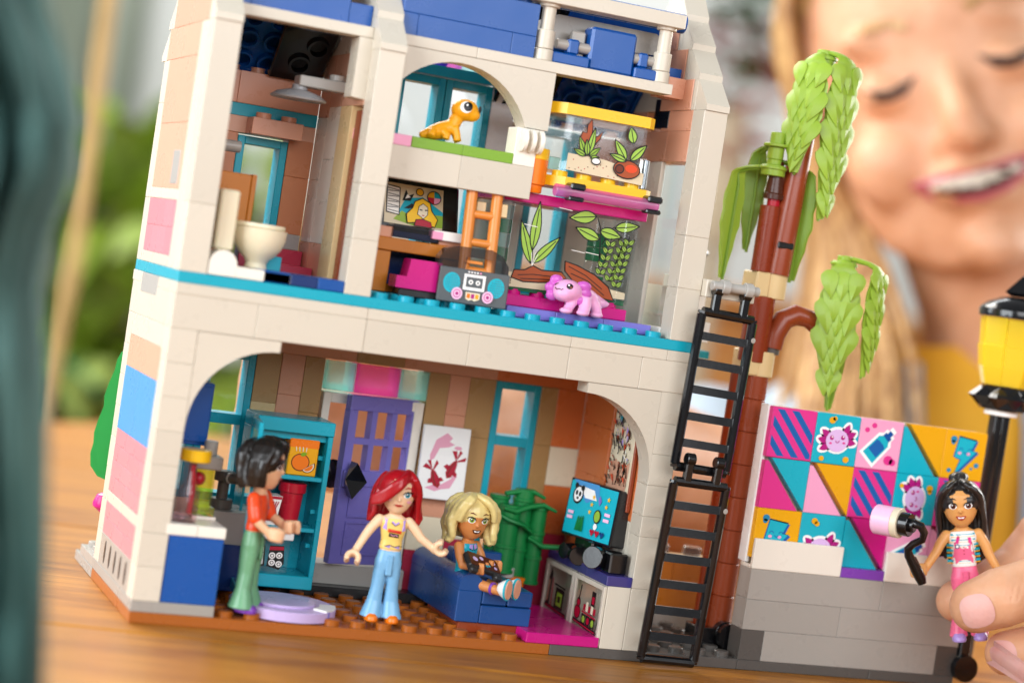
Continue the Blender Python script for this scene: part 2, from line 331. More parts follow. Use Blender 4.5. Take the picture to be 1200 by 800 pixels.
# room floor, wall, window, curtains behind
soft('roomwall', 'cdd1ca', 'dcdeda', 2); soft('floorwood', '8a5a30', 'a9713e', 3, 0.5, (1, 8, 1)); soft('curtaincloth', '869180', 'a3ab9c', 3, 0.9, (6, 1, 1))
struct('floor', MB().box(-4000, 5000, -2500, 4200, -760, -740, 0), 'floorwood')
wl = MB(); wl.box(-4000, 5000, 3000, 3060, -740, 2200, 0); wl.T = Matrix.Identity(4); struct('wall_back', wl, 'roomwall')

# ================================================================== the toy house
H = thing('toy_house', 'open two-storey toy brick house with cream arches and blue roof standing on the table', 'toy house', (80, 32, 0))
hb = lambda *a, **k: brick(*a, H, **k)
def plate(x0, x1, y0, y1, z0, z1, m, studs_x=None, studs_y=None, name='floor_plate', th=None, skip=()):
    b = MB().use(m); b.box(x0*8+.05, x1*8-.05, y0*8+.03, y1*8-.03, z0*P+.02, z1*P-.02, 0.2)
    if studs_x:
        for i in range(*studs_x):
            for j in range(*studs_y):
                if (i, j) not in skip: b.stud(i*8+4, j*8+4, z1*P)
    return part(name, b, th or H)
plate(0, 16, 0, 8, 0, 1, 'baseorange', (3, 15), (0, 6), 'base_plate')
plate(16, 24, 0, 8, 0, 1, 'darkgrey', (18, 24), (0, 6), 'base_plate'); plate(24, 30, 0, 8, 0, 1, 'darkgrey', name='base_plate'); plate(30, 34, 0, 8, 0, 1, 'darkgrey', name='base_plate')
plate(0, 16, 8, 12, 0, 1, 'grey', (0, 2), (8, 12), 'base_plate'); plate(0, 3, 8, 11, 1, 2, 'grey', (0, 1), (8, 11), 'base_plate')
plate(0, 3, 0, 8, 1, 2, 'grey', name='base_plate'); plate(3, 15, 6, 8, 1, 2, 'charcoal', name='base_plate')
# --- left end wall (outside face x=0)
for z0, z1 in [(2, 5), (5, 8), (8, 11), (11, 14), (14, 17), (17, 20), (20, 23), (23, 26)]:
    hb(0, 8, 0, 8, z0*P, z1*P, 'white', name='column_brick'); hb(0, 8, 56, 64, z0*P, z1*P, 'white', name='column_brick')
vent = MB().use('grey').box(0.05, 8, 8.05, 55.95, 2*P, 5*P, .2); vent.use('charcoal')
for k in range(5): vent.prism([(14+k*8.4+sin(t)*1.1, 11.2+cos(t)*3.4) for t in [i*pi/8 for i in range(16)]], -0.06, 0.6, 'x')
part('vent_brick', vent, H)
def masonry(z0, z1, rows, off=0):
    hh = (z1-z0)*P/rows
    for r in range(rows):
        y = 8.0; k = 0
        while y < 55.9:
            L = 8 if (k == 0 and (r+off) % 2) else 16; y1 = min(y+L/1.0, 56); hb(0.05, 8, y, y1, z0*P+r*hh, z0*P+(r+1)*hh, 'palepink', name='masonry_brick'); y = y1; k += 1
masonry(5, 8, 2); hb(0, 8, 8, 56, 8*P, 9*P, 'white', name='wall_plate'); masonry(9, 15, 4, 1)
hb(0, 8, 8, 32, 15*P, 21*P, 'skyblue'); hb(0, 8, 32, 56, 15*P, 21*P, 'skyblue'); hb(0, 8, 8, 56, 21*P, 24*P, 'peach', name='wall_plate'); hb(0, 8, 8, 56, 24*P, 26*P, 'white', name='wall_plate')
hb(0, 8, 8, 32, 26*P, 29*P, 'white'); hb(0, 8, 32, 64, 26*P, 29*P, 'white'); hb(0, 8, 8, 26, 29*P, 30*P, 'white', name='wall_plate'); hb(-.1, 8, 26, 50, 28.2*P, 30*P, 'lightgrey', name='wall_plate'); hb(0, 8, 50, 65.5, 29*P, 30*P, 'white', name='wall_plate')
# upper left wall
hb(0, 8, 56, 64, 31*P, 37*P, 'white', name='column_brick'); hb(0, 8, 56, 64, 37*P, 46*P, 'white', name='column_brick'); hb(0, 8, 56, 64, 46*P, 50*P, 'white', name='column_brick')
hb(0, 8, 0, 8, 31*P, 37*P, 'white', name='column_brick'); hb(0, 8, 0, 8, 37*P, 53*P, 'white', name='column_brick')
hb(0, 8, 8, 16, 31*P, 53*P, 'white', name='column_brick')
for r in range(2):
    for k in range(4): hb(0.05, 8, 16+k*10-(5 if r and k else 0), min(56, 26+k*10-(5 if r and k < 3 else 0)), (32+r*2.5)*P, (34.5+r*2.5)*P, 'palepink', name='masonry_brick')
hb(0, 8, 16, 56, 31*P, 32*P, 'white', name='wall_plate'); hb(0, 8, 16, 56, 37*P, 38*P, 'white', name='wall_plate')
hb(0, 8, 16, 56, 38*P, 44*P, 'peach', name='wall_panel'); hb(0, 8, 16, 56, 44*P, 50*P, 'peach', name='wall_panel')
hb(-.1, 8, 20, 30, 38.4*P, 41.5*P, 'lightgrey', name='wall_plate')
def slope(x0, x1, y, z, d=1, h=9.6, run=8, m='white', ridge=False):
    "sloping roof brick: lip at the low end; d=+1 rises towards +y"
    b = MB().use(m); pts = [(y, z), (y, z+1.9), (y+d*run, z+h), (y+d*(run+ (0.05 if not ridge else run)), z+h if not ridge else z+1.9), (y+d*(run+(0.05 if not ridge else run)), z)]
    if ridge: pts = [(y, z), (y, z+1.9), (y+d*run, z+h), (y+d*(run+6), z+h), (y+d*(2*run+6), z+1.9), (y+d*(2*run+6), z)]
    b.prism(pts, x0+.05, x1-.05, 'x'); return part('slope_brick', b, H)
for (x0, x1) in [(0, 8), (48, 56), (152, 160)]:
    for k in range(3):
        slope(x0, x1, k*8-0.6, (53+3*k)*P); hb(x0, x1, k*8+7.5, 32, (53+3*k)*P, (56+3*k)*P, 'white' if x0 != 0 else 'peach', name='gable_brick') if k < 3 else None
        slope(x0, x1, 64.6-k*8, (53+3*k)*P, -1); hb(x0, x1, 32, 56.5-k*8, (53+3*k)*P, (56+3*k)*P, 'white' if x0 != 0 else 'peach', name='gable_brick')
    slope(x0, x1, 23.4, 62*P, 1, 9.6, 6, ridge=True)
slope(0, 8, 69, 50*P, -1); hb(0, 8, 16, 61.5, 50*P, 53*P, 'peach', name='gable_brick')
# --- front facade between the floors
left_arch = MB().use('white'); pts = [(32-24*cos(t), 56+24*sin(t)) for t in [i*pi/2/14 for i in range(15)]]
left_arch.prism(pts+[(32, 83.1), (8.05, 83.1)], 0.02, 7.95, 'y'); part('arch_brick', left_arch, H, ang=25)
ra = MB().use('white'); pts = [(128+24*cos(t), 56+24*sin(t)) for t in [i*pi/2/14 for i in range(15)]]
ra.prism(pts+[(127.6, 80), (127.6, 83.1), (151.95, 83.1)], 0.02, 7.95, 'y'); part('arch_brick', ra, H, ang=25)
for a, b_ in [(0, 3), (3, 7), (7, 11), (11, 15), (15, 18), (18, 20)]: hb(a*8, b_*8, 0, 8, 26*P, 29*P, 'white')
for a, b_ in [(0, 7), (7, 15), (15, 19), (19, 20)]: hb(a*8, b_*8, 0, 8, 29*P, 30*P, 'white', name='wall_plate')
for z0, z1 in [(1, 7), (7, 12), (12, 14), (14, 17), (17, 20), (20, 23), (23, 26)]: hb(152, 160, 0, 8, z0*P, z1*P, 'white', name='column_brick')
plate(0, 20, 0, 8, 30, 31, 'azure', (7, 19), (0, 5), 'upper_floor_plate')
# --- centre column and right column on the upper floor
for x0 in (48, 152):
    hb(x0, x0+8, 0, 8, 31*P, 36*P, 'white', name='column_brick'); hb(x0, x0+8, 0, 8, 36*P, 41*P, 'white', name='column_brick'); hb(x0, x0+8, 0, 8, 41*P, 53*P, 'white', name='column_brick')
# bathroom partition seen from the left
for (y0, y1, z0, z1, m) in [(44, 56, 31, 35, 'nougat'), (44, 56, 35, 41, 'ivory'), (44, 56, 41, 47, 'ivory'), (30, 44, 31, 35, 'nougat'), (30, 44, 35, 39, 'ivory'), (30, 44, 39, 43, 'ivory'), (30, 44, 43, 48, 'ivory'), (44, 56, 47, 50, 'peach'), (8, 44, 48, 53, 'peach'), (44, 56, 50, 53, 'peach')]: hb(48, 56, y0, y1, z0*P, z1*P, m, name='partition_brick')
hb(47.6, 56, 18, 30, 31*P, 48*P, 'tan', name='door_jamb'); 
dj = MB().use('brown').box(49, 51, 8.6, 17.6, 31*P, 47.6*P, .2); part('inner_door', dj, H)
# --- right end wall, upper floor: light opening then white posts
hb(152, 153.6, 25, 31, 31*P, 48*P, 'panelwhite', name='column_brick'); hb(152.6, 154, 31, 56, 31*P, 48*P, 'panelwhite', name='wall_panel'); hb(152, 160, 56, 64, 31*P, 53*P, 'white', name='column_brick'); hb(152, 160, 8, 22, 31*P, 32*P, 'ivory', name='wall_plate')
b = MB().use('glass').box(153, 153.6, 8, 25, 32*P, 48*P, 0); part('window_pane', b, H)
hb(152, 160, 8, 24, 48*P, 51*P, 'nougat'); hb(152, 160, 24, 56, 48*P, 51*P, 'nougat'); hb(152, 160, 8, 30, 51*P, 53*P, 'nougat'); hb(152, 160, 42, 56, 51*P, 53*P, 'nougat')
b = MB().use('black').box(151.9, 158, 25, 36, 51.3*P, 54.2*P, .1); part('dark_hole_block', b, H)  # black block, its colour stands in for the shade inside a window hole
for k in range(3): hb(151.6, 152, 10+8*k, 32, (53+3*k)*P, (56+3*k)*P, 'nougat', name='inner_tile')
# --- right end wall, lower floor (orange inside)
hb(152, 160, 8, 32, 1*P, 13*P, 'white', name='wall_panel')
for (y0, y1, z0, z1) in [(8, 24, 13, 16), (24, 56, 8, 11), (32, 56, 11, 16), (8, 32, 16, 21), (32, 56, 16, 21), (8, 32, 21, 26), (32, 56, 21, 26)]: hb(152, 160, y0, y1, z0*P, z1*P, 'orangewall', name='wall_brick')
hb(152, 160, 8, 56, 26*P, 30*P, 'white', name='wall_brick'); hb(152, 160, 56, 64, 1*P, 30*P, 'white', name='column_brick'); hb(152, 160, 32, 56, 1*P, 8*P, 'redwall', name='wall_brick')
# --- windows of the back wall
def window(x0, x1, z0, z1, y=56, bar=None, m='azure'):
    fr = MB().use(m); t = 2.4; d = 8
    fr.box(x0+.1, x0+t, y, y+d, z0, z1, .2); fr.box(x1-t, x1-.1, y, y+d, z0, z1, .2); fr.box(x0+t, x1-t, y+.01, y+d, z0, z0+t, .15); fr.box(x0+t, x1-t, y+.01, y+d, z1-t, z1, .15)
    if bar: fr.box(x0+t, x1-t, y+.02, y+d, bar-1.6, bar+1.6, .15)
    f = part('window', fr, H); g = MB().use('glass').box(x0+t, x1-t, y+4.5, y+5.3, z0+t, z1-t, 0); part('pane', g, f); return f
window(24, 40, 9*P, 23.6*P, bar=17*P); window(8.2, 24, 9*P, 23.6*P, bar=17*P); window(120, 136, 6*P, 24*P, bar=18*P); window(24, 40, 32*P, 44.2*P); window(72, 88, 35*P, 53*P); window(88, 104, 35*P, 53*P); window(120, 136, 33*P, 50*P)
cap = MB().use('azure').prism([(72, 170), (77.5, 173.2), (104, 173.2), (104, 170)], 54.5, 63, 'y'); part('window_head', cap, H)
for k, (m, x) in enumerate([('tmagenta', 76), ('tpurple', 82), ('tmagenta', 87), ('tcyan', 92), ('tcyan', 98)]): part('clear_block', MB().use(m).box(x, x+5.5, 56, 62, 173.4, 179, .4), H)
BW = [  # lower floor back wall: x0,x1,z0,z1,colour
 (8, 40, 1, 9, 'cream'), (8, 40, 23.6, 26, 'nougat'), (40, 48, 19, 24, 'darktan'), (40, 48, 17.6, 19, 'tan'), (48, 55.5, 20, 24, 'nougat'), (48, 55.5, 9, 20, 'nougat'), (55.5, 62, 18.5, 24, 'darktan'), (40, 62, 1, 9, 'cream'), (40, 48, 9, 17.6, 'darktan'), (55.5, 62, 9, 18.5, 'darktan'),
 (40, 72, 24, 26, 'nougat'), (72, 88, 24, 26, 'darktan'), (88, 120, 24, 26, 'nougat'), (120, 152, 24, 26, 'orangewall'),
 (97, 104, 12, 24, 'darktan'), (104, 111, 20, 24, 'nougat'), (104, 111, 12, 20, 'nougat'), (111, 120, 18, 24, 'darktan'), (111, 120, 12, 18, 'darktan'), (97, 120, 9.5, 12, 'nougat'),
 (136, 142, 18, 24, 'darktan'), (136, 142, 9, 18, 'darktan'), (142, 152, 18, 24, 'orangewall'), (142, 152, 14, 18, 'cream'), (142, 152, 9, 14, 'orangewall'), (97, 110, 6, 9.5, 'cream'), (110, 120, 7.5, 9.5, 'cream'), (97, 120, 1, 6, 'redwall'), (110, 120, 6, 7.5, 'redwall'), (120, 136, 1, 6, 'redwall'), (136, 152, 1, 9, 'redwall')]
for x0, x1, z0, z1, m in BW: hb(x0, x1, 56, 64, z0*P, z1*P, m, name='wall_brick')
for a in range(1, 20, 4): hb(a*8, min(a*8+32, 152), 56, 64, 26*P, 30*P, 'white', name='wall_brick')
# upper floor back wall
UW = [(8, 24, 31, 44.4, 'warmnougat'), (40, 48, 35.5, 41, 'warmnougat'), (40, 48, 41, 44.6, 'warmnougat'), (40, 48, 34, 35.5, 'lightgrey'), (40, 48, 31, 34, 'redwall'), (24, 40, 31, 32, 'redwall'), (8, 48, 44.4, 46, 'peach'), (8, 48, 46, 47.2, 'azure'), (8, 22, 47.2, 50.3, 'nougat'), (22, 48, 47.2, 50.3, 'nougat'),
 (56, 72, 31, 53, 'tan'), (72, 104, 31, 35, 'ivory'), (104, 112, 31, 42, 'tan'), (104, 112, 42, 53, 'pure'), (112, 120, 31, 50, 'palewall'), (136, 152, 31, 44, 'palewall'), (136, 152, 44, 50, 'nougat'), (120, 136, 31, 33, 'nougat')]
for x0, x1, z0, z1, m in UW: hb(x0, x1, 56, 64, z0*P, z1*P, m, name='wall_brick', stud=0)
for i in [1, 2, 3, 4, 5, 14, 15, 16, 17, 18]: part('wall_stud', MB().use('nougat').stud(i*8+4, 60, 50.3*P), H)
hb(26, 42, 48, 56, 44.4*P, 46*P, 'nougat', name='window_shelf', stud=1)
# door frame with transom lights
fr = MB().use('ivory'); fr.box(63, 65.5, 56, 64, 3*P, 20.8*P, .2); fr.box(93.6, 96.6, 56, 64, 3*P, 20.8*P, .2); fr.box(65.5, 93.6, 56.02, 64, 19.8*P, 20.8*P, .2); fr.use('lightgrey').box(63, 97, 53, 64, 2*P, 4*P, .2); door_f = part('door_frame', fr, H)
for x0, x1, m in [(62.5, 72.5, 'tcyan'), (72.7, 87.3, 'tmagenta'), (87.5, 97, 'tcyan')]:
    part('transom_light', MB().use(m).box(x0, x1, 56.2, 57.8, 21*P, 23.9*P, .3).box(x0, x0+1.5, 57.8, 64, 21*P, 23.9*P, .1).box(x1-1.5, x1, 57.8, 64, 21*P, 23.9*P, .1).box(x0+1.5, x1-1.5, 57.8, 64, 21*P, 21.6*P, .1), H)
# the violet door stands open inwards
def swing_door():
    b = MB().use('violet'); W, Hh = 26, 53.5
    xs = [2.2, 9.2, 9.2+1.8, 18-.6, 19.2, 24.6]; cols = [(3.0, 8.6), (10.6, 16.2), (18.2, 23.6)]; rows = [(30, 38.2), (40.2, 48.8)]
    b.box(0, 26, 0, 3.2, 0, rows[0][0], .2); b.box(0, 26, 0, 3.2, rows[1][1], Hh, .2); b.box(0, cols[0][0], .02, 3.2, rows[0][0], rows[1][1], .05); b.box(cols[2][1], 26, .02, 3.2, rows[0][0], rows[1][1], .05)
    b.box(cols[0][1], cols[1][0], .02, 3.2, rows[0][0], rows[1][1], .05); b.box(cols[1][1], cols[2][0], .02, 3.2, rows[0][0], rows[1][1], .05)
    for c0, c1 in cols: b.box(c0, c1, .04, 3.2, rows[0][1], rows[1][0], .05)
    for zz in (3, 15): b.box(4, 22, -.5, .02, zz, zz+.6, .1).box(4, 22, -.5, .02, zz+10, zz+10.6, .1).box(4, 4.6, -.5, .02, zz+.6, zz+10, .1).box(21.4, 22, -.5, .02, zz+.6, zz+10, .1)
    b.box(21.5, 26.5, -1.2, 0, 24.5, 30, .3); b.box(0.3, 4.2, -1.2, 0, 24.5, 30, .3)
    return b
d = swing_door(); T = Matrix.Translation(Vector((95.2, 56.8, 4.2*P))) @ Matrix.Rotation(radians(17), 4, 'Z') @ Matrix.Translation(Vector((-26, 0, 0)))
def xf(b, T): b.v = [T @ p for p in b.v]; return b
door = part('door', xf(d, T), H)
hd = MB().use('shinyblack')
hd.add([(2.2, -1.2, 22), (2.2, -1.2, 33), (-1.4, -4.6, 27.5), (1.4, -6.2, 33), (6.8, -4.8, 27), (1.2, -6.0, 21.6)], [(0, 2, 1), (1, 2, 3), (1, 3, 4), (0, 1, 4), (0, 4, 5), (0, 5, 2), (2, 5, 4, 3)])
part('door_handle', xf(hd, T), door)
kn = MB().use('shinyblack'); kn.lathe([(1.5, 0), (4.6, 1.4), (4.6, 2.2), (2, 3.4)], (1.2, 5.5, 27.5), 'y', 20); part('door_handle', xf(kn, T), door)
# --- upper front beams, arch and sill
hb(8, 48, 8, 16, 54*P, 55*P, 'white', name='beam'); hb(56, 80, 8, 16, 54*P, 55*P, 'white', name='beam'); hb(80, 144, 8, 16, 54*P, 55*P, 'white', name='beam'); hb(144, 152, 16, 24, 54*P, 56*P, 'nougat', name='beam')
ua = MB().use('white'); pts = [(76-24*cos(t), 146.4+24.2*sin(t)) for t in [radians(20)+i*radians(138)/18 for i in range(19)]]
ua.prism([(44, 155.4)]+pts+[(98.4, 155.4), (105.6, 155.4), (105.6, 172.7), (44, 172.7)], 8.05, 15.95, 'y'); part('arch_brick', ua, H, ang=25)
hb(56, 80, 8, 16, 42*P, 45*P, 'white', name='sill_brick'); hb(80, 103, 8, 16, 42*P, 45*P, 'white', name='sill_brick'); hb(96, 103, 8, 16, 45*P, 48.5*P, 'ivory', name='sill_brick')
for x0, x1, m in [(49, 64, 'pink'), (64, 80, 'grassgreen'), (80, 96, 'grassgreen')]: hb(x0, x1, 8, 24, 45*P, 46*P, m, name='sill_tile')
b = MB().use('ivory')
for k in range(3): b.lathe([(2.6, 0), (3.5, .3), (3.6, 1.2), (2.6, 1.7)], (97.2+k*2.6, 7.2, 151.6), 'x', 18)
part('hinge_barrel', b, H)
# --- roof: tilted blue rear panel seen from below, skylight and dormer
def roof_panel(x0, x1, m, rings=True, name='roof_panel', y0=61, z0=162, dz=0, rows=5):
    b = MB().use(m); L = 46; b.box(x0, x1, 0, L, 0, 3.0, .2)
    if rings:
        n = int((x1-x0)/8)
        for i in range(n):
            for j in range(rows): b.lathe([(2.5, 0), (2.5, -1.9), (3.3, -1.9), (3.3, 0)], (x0+4+8*i+(x1-x0-8*n)/2, 4+8*j, 0), 'z', 18)
        b.box(x0, x0+1.2, .1, L, -1.8, 0, .05).box(x1-1.2, x1, .1, L, -1.8, 0, .05).box(x0+1.2, x1-1.2, 0, 1.2, -1.8, 0, .05)
    T = Matrix.Translation((0, y0, z0+dz)) @ Matrix.Rotation(radians(180-50), 4, 'X') @ Matrix.Scale(-1, 4, (0, 0, 1))
    return part(name, xf(b, T), H)
roof_panel(8.2, 36, 'bluea'); roof_panel(36.2, 47.8, 'shinyblack', rows=3); roof_panel(104.2, 116, 'shinyblack', rows=3); roof_panel(116.2, 151.8, 'bluea')
sky = MB().use('shinyblack').box(0, 17, 0, 20, 0, 3, .5); sky.lathe([(2.6, 0), (2.6, -1.2), (3.4, -1.2), (3.4, 0)], (8, 7, 0), 'z', 20).lathe([(2.6, 0), (2.6, -1.2), (3.4, -1.2), (3.4, 0)], (12, 14, 0), 'z', 20)
T = Matrix.Translation((30, 54, 160)) @ Matrix.Rotation(radians(130), 4, 'X') @ Matrix.Scale(-1, 4, (0, 0, 1)); part('skylight', xf(sky, T), H)
part('skylight', xf(MB().use('shinyblack').box(0, 14, 0, 18, 0, 3, .5).lathe([(2.6, 0), (2.6, -1.2), (3.4, -1.2), (3.4, 0)], (8, 9, 0), 'z', 20), Matrix.Translation((104, 40, 166)) @ Matrix.Rotation(radians(130), 4, 'X') @ Matrix.Scale(-1, 4, (0, 0, 1))), H)
b = MB().use('tglass').add([(43, 40, 162.5), (49.8, 34, 163), (50.5, 30, 178), (46.5, 36, 174), (43, 42, 162.5), (49.8, 36, 163), (50.5, 32, 178), (46.5, 38, 174)], [(0, 1, 2, 3), (7, 6, 5, 4), (0, 4, 5, 1), (1, 5, 6, 2), (2, 6, 7, 3), (3, 7, 4, 0)]); part('skylight_glass', b, H)
# blue roof bricks above the beams
for x0, x1, z0, z1 in [(12, 41, 55, 58), (41, 48, 55, 57), (8, 12, 55, 59)]: hb(x0, x1, 12, 20, z0*P, z1*P, 'bluea', name='roof_brick')
hb(12, 40, 14, 26, 58*P, 61*P, 'bluea', name='roof_brick')
for x0, x1, z0, z1 in [(56, 61, 55, 57), (61, 90.5, 55, 57), (90.5, 98, 55, 57), (56, 98, 57, 60), (56, 90, 60, 64)]: hb(x0, x1, 9, 20, z0*P, z1*P, 'bluea', name='roof_brick')
b = MB().use('bluea').cyl((93.5, 13, 60*P), 2.8, 5, seg=18); part('roof_brick', b, H)
for x in (101.6, 140.4):
    b = MB().use('white').cyl((x, 11, 55*P), 3.0, 3.4).cyl((x, 11, 56.1*P), 2.8, 5.6).cyl((x, 11, 57.7*P), 2.1, 8).cyl((x, 11, 60.0*P), 3.1, 1.2); part('baluster', b, H)
hb(90, 144.5, 6.5, 14.5, 60.3*P, 61.6*P, 'white', name='handrail')
for x0, x1 in [(104, 151)]:
    b = MB().use('bluea'); b.tube([(x0, 18, 196.0), (x1-2, 18, 196.0)], 3.0, 14); part('roof_tube', b, H)
b = MB().use('grey').prism([(0, 0), (0, 6), (5, 8.6), (38, 8.6), (41, 6), (38, 2)], 19, 24, 'y'); part('skylight_frame', xf(b, Matrix.Translation((103, 0, 183))), H)
b = MB().use('bluea').box(116, 131, 10, 17, 55*P, 189, .8).box(104, 116, 9, 16, 55*P, 179.3, .4).box(131, 140, 9, 16, 55*P, 179.3, .4).box(109, 112.6, 10, 14, 179.4, 184, .6).box(132.4, 135.6, 10, 14, 179.4, 184, .6); part('roof_hatch', b, H)
b = MB().use('grey').cyl((105.5, 12, 182), 1.6, 11, 'x').cyl((131, 12, 182), 1.6, 7, 'x').box(111, 115.4, 13, 16, 179, 187, .5); part('hatch_hinge', b, H)
for k in range(4): hb(56+k*24, min(80+k*24, 152), 20, 28, 55*P, 57*P, 'bluea', name='roof_brick')
# --- low wall and terrace right of the house
for (x0, x1, z0, z1, m) in [(160, 184, 1, 2.6, 'lightgrey'), (184, 206, 1, 2.6, 'lightgrey'), (160, 178, 2.6, 5, 'desk'), (178, 206, 2.6, 5, 'desk'), (160, 188, 5, 8, 'desk'), (188, 206, 5, 8, 'desk')]: hb(x0, x1, 46, 54, z0*P, z1*P, m, name='low_wall_brick')
hb(160, 206, 46, 54, 8*P, 8.4*P, 'tan', name='wall_plate')
for x in (168, 184, 196): part('clear_block', MB().use('tsmoke').cyl((x, 50, 8.5*P), 3.2, 3), H)
plate(20, 23.4, 5.2, 7, 29.2, 30, 'azure', name='balcony_plate'); hb(160, 178, 26, 40, 31*P, 33*P, 'ivory'); hb(160, 176, 28, 40, 33*P, 36*P, 'ivory'); hb(160, 172, 20, 28, 36*P, 37.2*P, 'ivory')
b = MB().use('tglass').box(162, 188, 57, 58, 32*P, 49.5*P, .1).box(162, 188, 54, 57, 32*P, 33*P, .1); pn = part('balcony_glass', b, H)
b = MB().use('shinyblack').lathe([(0.2, -3), (3.6, 0), (0.2, 3)], (184, 54, 40*P), 'y', 4); b.use('tglass').cyl((181, 54, 41*P), 2.5, 2, 'y'); part('clip', b, H)
# ================================================================== ground-floor furniture
t = thing('kitchen_counter', 'blue kitchen cupboard with white worktop behind the left front pillar', 'kitchen counter', (8, 0, 2*P))
part('cupboard', MB().use('bluea').box(8.1, 24, 0.3, 22, 2*P, 8*P, .25), t); part('cupboard', MB().use('nightblue').box(24.5, 38, 26, 42, 2*P, 6.3*P, .25), t)
part('worktop', MB().use('ivory').box(7, 16, -0.02, 24, 8*P, 9*P, .25), t); part('worktop', MB().use('ivory').box(16.1, 24.2, -0.02, 24, 8*P, 9*P, .25), t)
sk = MB().use('grey').loft([[(26, 27, 6.3*P), (37, 27, 6.3*P), (37, 40, 6.3*P), (26, 40, 6.3*P)], [(21.5, 24, 9.4*P), (38.5, 24, 9.4*P), (38.5, 42, 9.4*P), (21.5, 42, 9.4*P)]]); part('sink_bowl', sk, t)
tp = MB().use('darkgrey'); tp.cyl((29, 31, 9.4*P), 3.4, 3).cyl((29, 31, 10.2*P), 1.7, 6).cyl((29, 31, 12*P), 3.0, 3).cyl((28.4, 29, 12.4*P), 1.6, 5, (0.9, -.5, 0)).use('lightgrey').cyl((30, 28, 12.4*P), 1.7, .8, (0.3, -1, 0)); part('tap', tp, t)
m_ = MB().use('ivory').box(17, 24, 14, 24, 9*P, 9*P+.8, .1); pr = Print(m_, (17, 14, 9*P+.8), (1, 0, 0), (0, 1, 0))
for k, c in enumerate(['print_lime', 'print_white', 'print_grassgreen', 'print_yellow']): pr.poly([(0.5+k*1.5, .3), (1.7+k*1.5, .3), (1.7+k*1.5, 9.5), (.5+k*1.5, 9.5)], c)
solo('chopping_board', 'small striped green and white board lying on the white worktop', 'chopping board', m_)
t = thing('bottle', 'clear pink bottle with wide yellow lid on the kitchen worktop', 'bottle', (13, 7, 9*P))
part('glass', MB().use('tpink').lathe([(3.4, 0), (3.6, .5), (3.6, 7.5), (3.2, 9.6), (1.9, 12), (1.8, 17.2), (0.8, 17.2), (0.8, 12), (2.4, 9), (2.6, 1.2), (0.5, 1.2)], (13, 7, 9*P), seg=24), t); part('lid', MB().use('brightyellow').cyl((14.2, 8, 9*P+17.2), 4.4, 3.4), t)
part('contents', MB().use('red').tube([(14.4, 8, 31), (14.6, 8, 38), (13.6, 7, 45)], .8, 8), t)
t = thing('juicer', 'clear lime juicer jar with grey cap beside the pink bottle', 'juicer', (20, 20, 9*P))
part('jar', MB().use('tlime').lathe([(2.6, 0), (2.9, .5), (2.9, 14), (2.2, 14), (2.2, 1), (0.5, 1)], (20.5, 20, 9*P), seg=20), t); part('base', MB().use('tlime').box(17, 24, 17, 23, 9*P, 9*P+3, .3), t)
part('cap', MB().use('grey').box(16.5, 24.5, 16.5, 23.5, 9*P+14, 9*P+18, .4).cyl((21, 20, 9*P+18), 2.0, 4.2), t); part('fruit', MB().use('red').ball((18.6, 19, 9*P+11), 2.0), t)
solo('wall_cupboard', 'plain blue cupboard hanging on the kitchen wall above the yellow lid', 'cupboard', MB().use('bluea').box(8.1, 21, 26, 46, 48.5, 67, .25).box(9, 20.5, 25.4, 26, 49.5, 66, .15))
# refrigerator
t = thing('refrigerator', 'turquoise open refrigerator with shelves of food between the kitchen window and the door', 'refrigerator', (49, 40, 2.3*P))
X0, X1, Y0, Y1, Z0, Z1 = 36.8, 61, 32, 47.5, 7.6, 59
b = MB().use('azure'); b.box(X0, X0+1.6, Y0, Y1, Z0+4, Z1-4.2, .2).box(X1-1.6, X1, Y0, Y1, Z0+4, Z1-4.2, .2).box(X0, X1, Y0, Y1, Z0, Z0+4, .25).box(X0, X1, Y0-.6, Y1, Z1-4.2, Z1, .25).box(X0+1.6, X1-1.6, Y1-1.4, Y1-.1, Z0+4, Z1-4.2, .1); part('cabinet', b, t)
for zz in (25, 40.6): part('shelf', MB().use('azure').box(X0+1.6, X1-1.6, Y0+.6, Y1-1.4, zz, zz+1.3, .15), t)
b = MB().use('azure')
for zz in (20, 30.5, 47): b.box(X1-3, X1-1.6, Y0+3, Y0+5, zz, zz+1.3, .1).box(X0+1.6, X0+3, Y0+3, Y0+5, zz, zz+1.3, .1)
b.box(X0+1.6, X1-1.6, Y0+2, Y1-1.4, Z1-6.4, Z1-4.2, .1); part('shelf_rail', b, t)
dr = MB().use('azure'); dr.box(0, 1.6, -1.4, 0, 0, 51.2, .2).box(20, 21.6, -1.4, 0, 0, 51.2, .2).box(1.6, 20, -1.4, 0, 0, 3, .2).box(1.6, 20, -1.4, 0, 48.2, 51.2, .2); dr.use('glass').box(1.6, 20, -1.0, -.5, 3, 48.2, 0)
dr.T = Matrix.Identity(4); part('fridge_door', xf(dr, Matrix.Translation((X0-.4, Y0, Z0)) @ Matrix.Rotation(radians(262), 4, 'Z') @ Matrix.Scale(-1, 4, (0, 0, 1)) @ Matrix.Translation((0, 0, -51.2))), t)
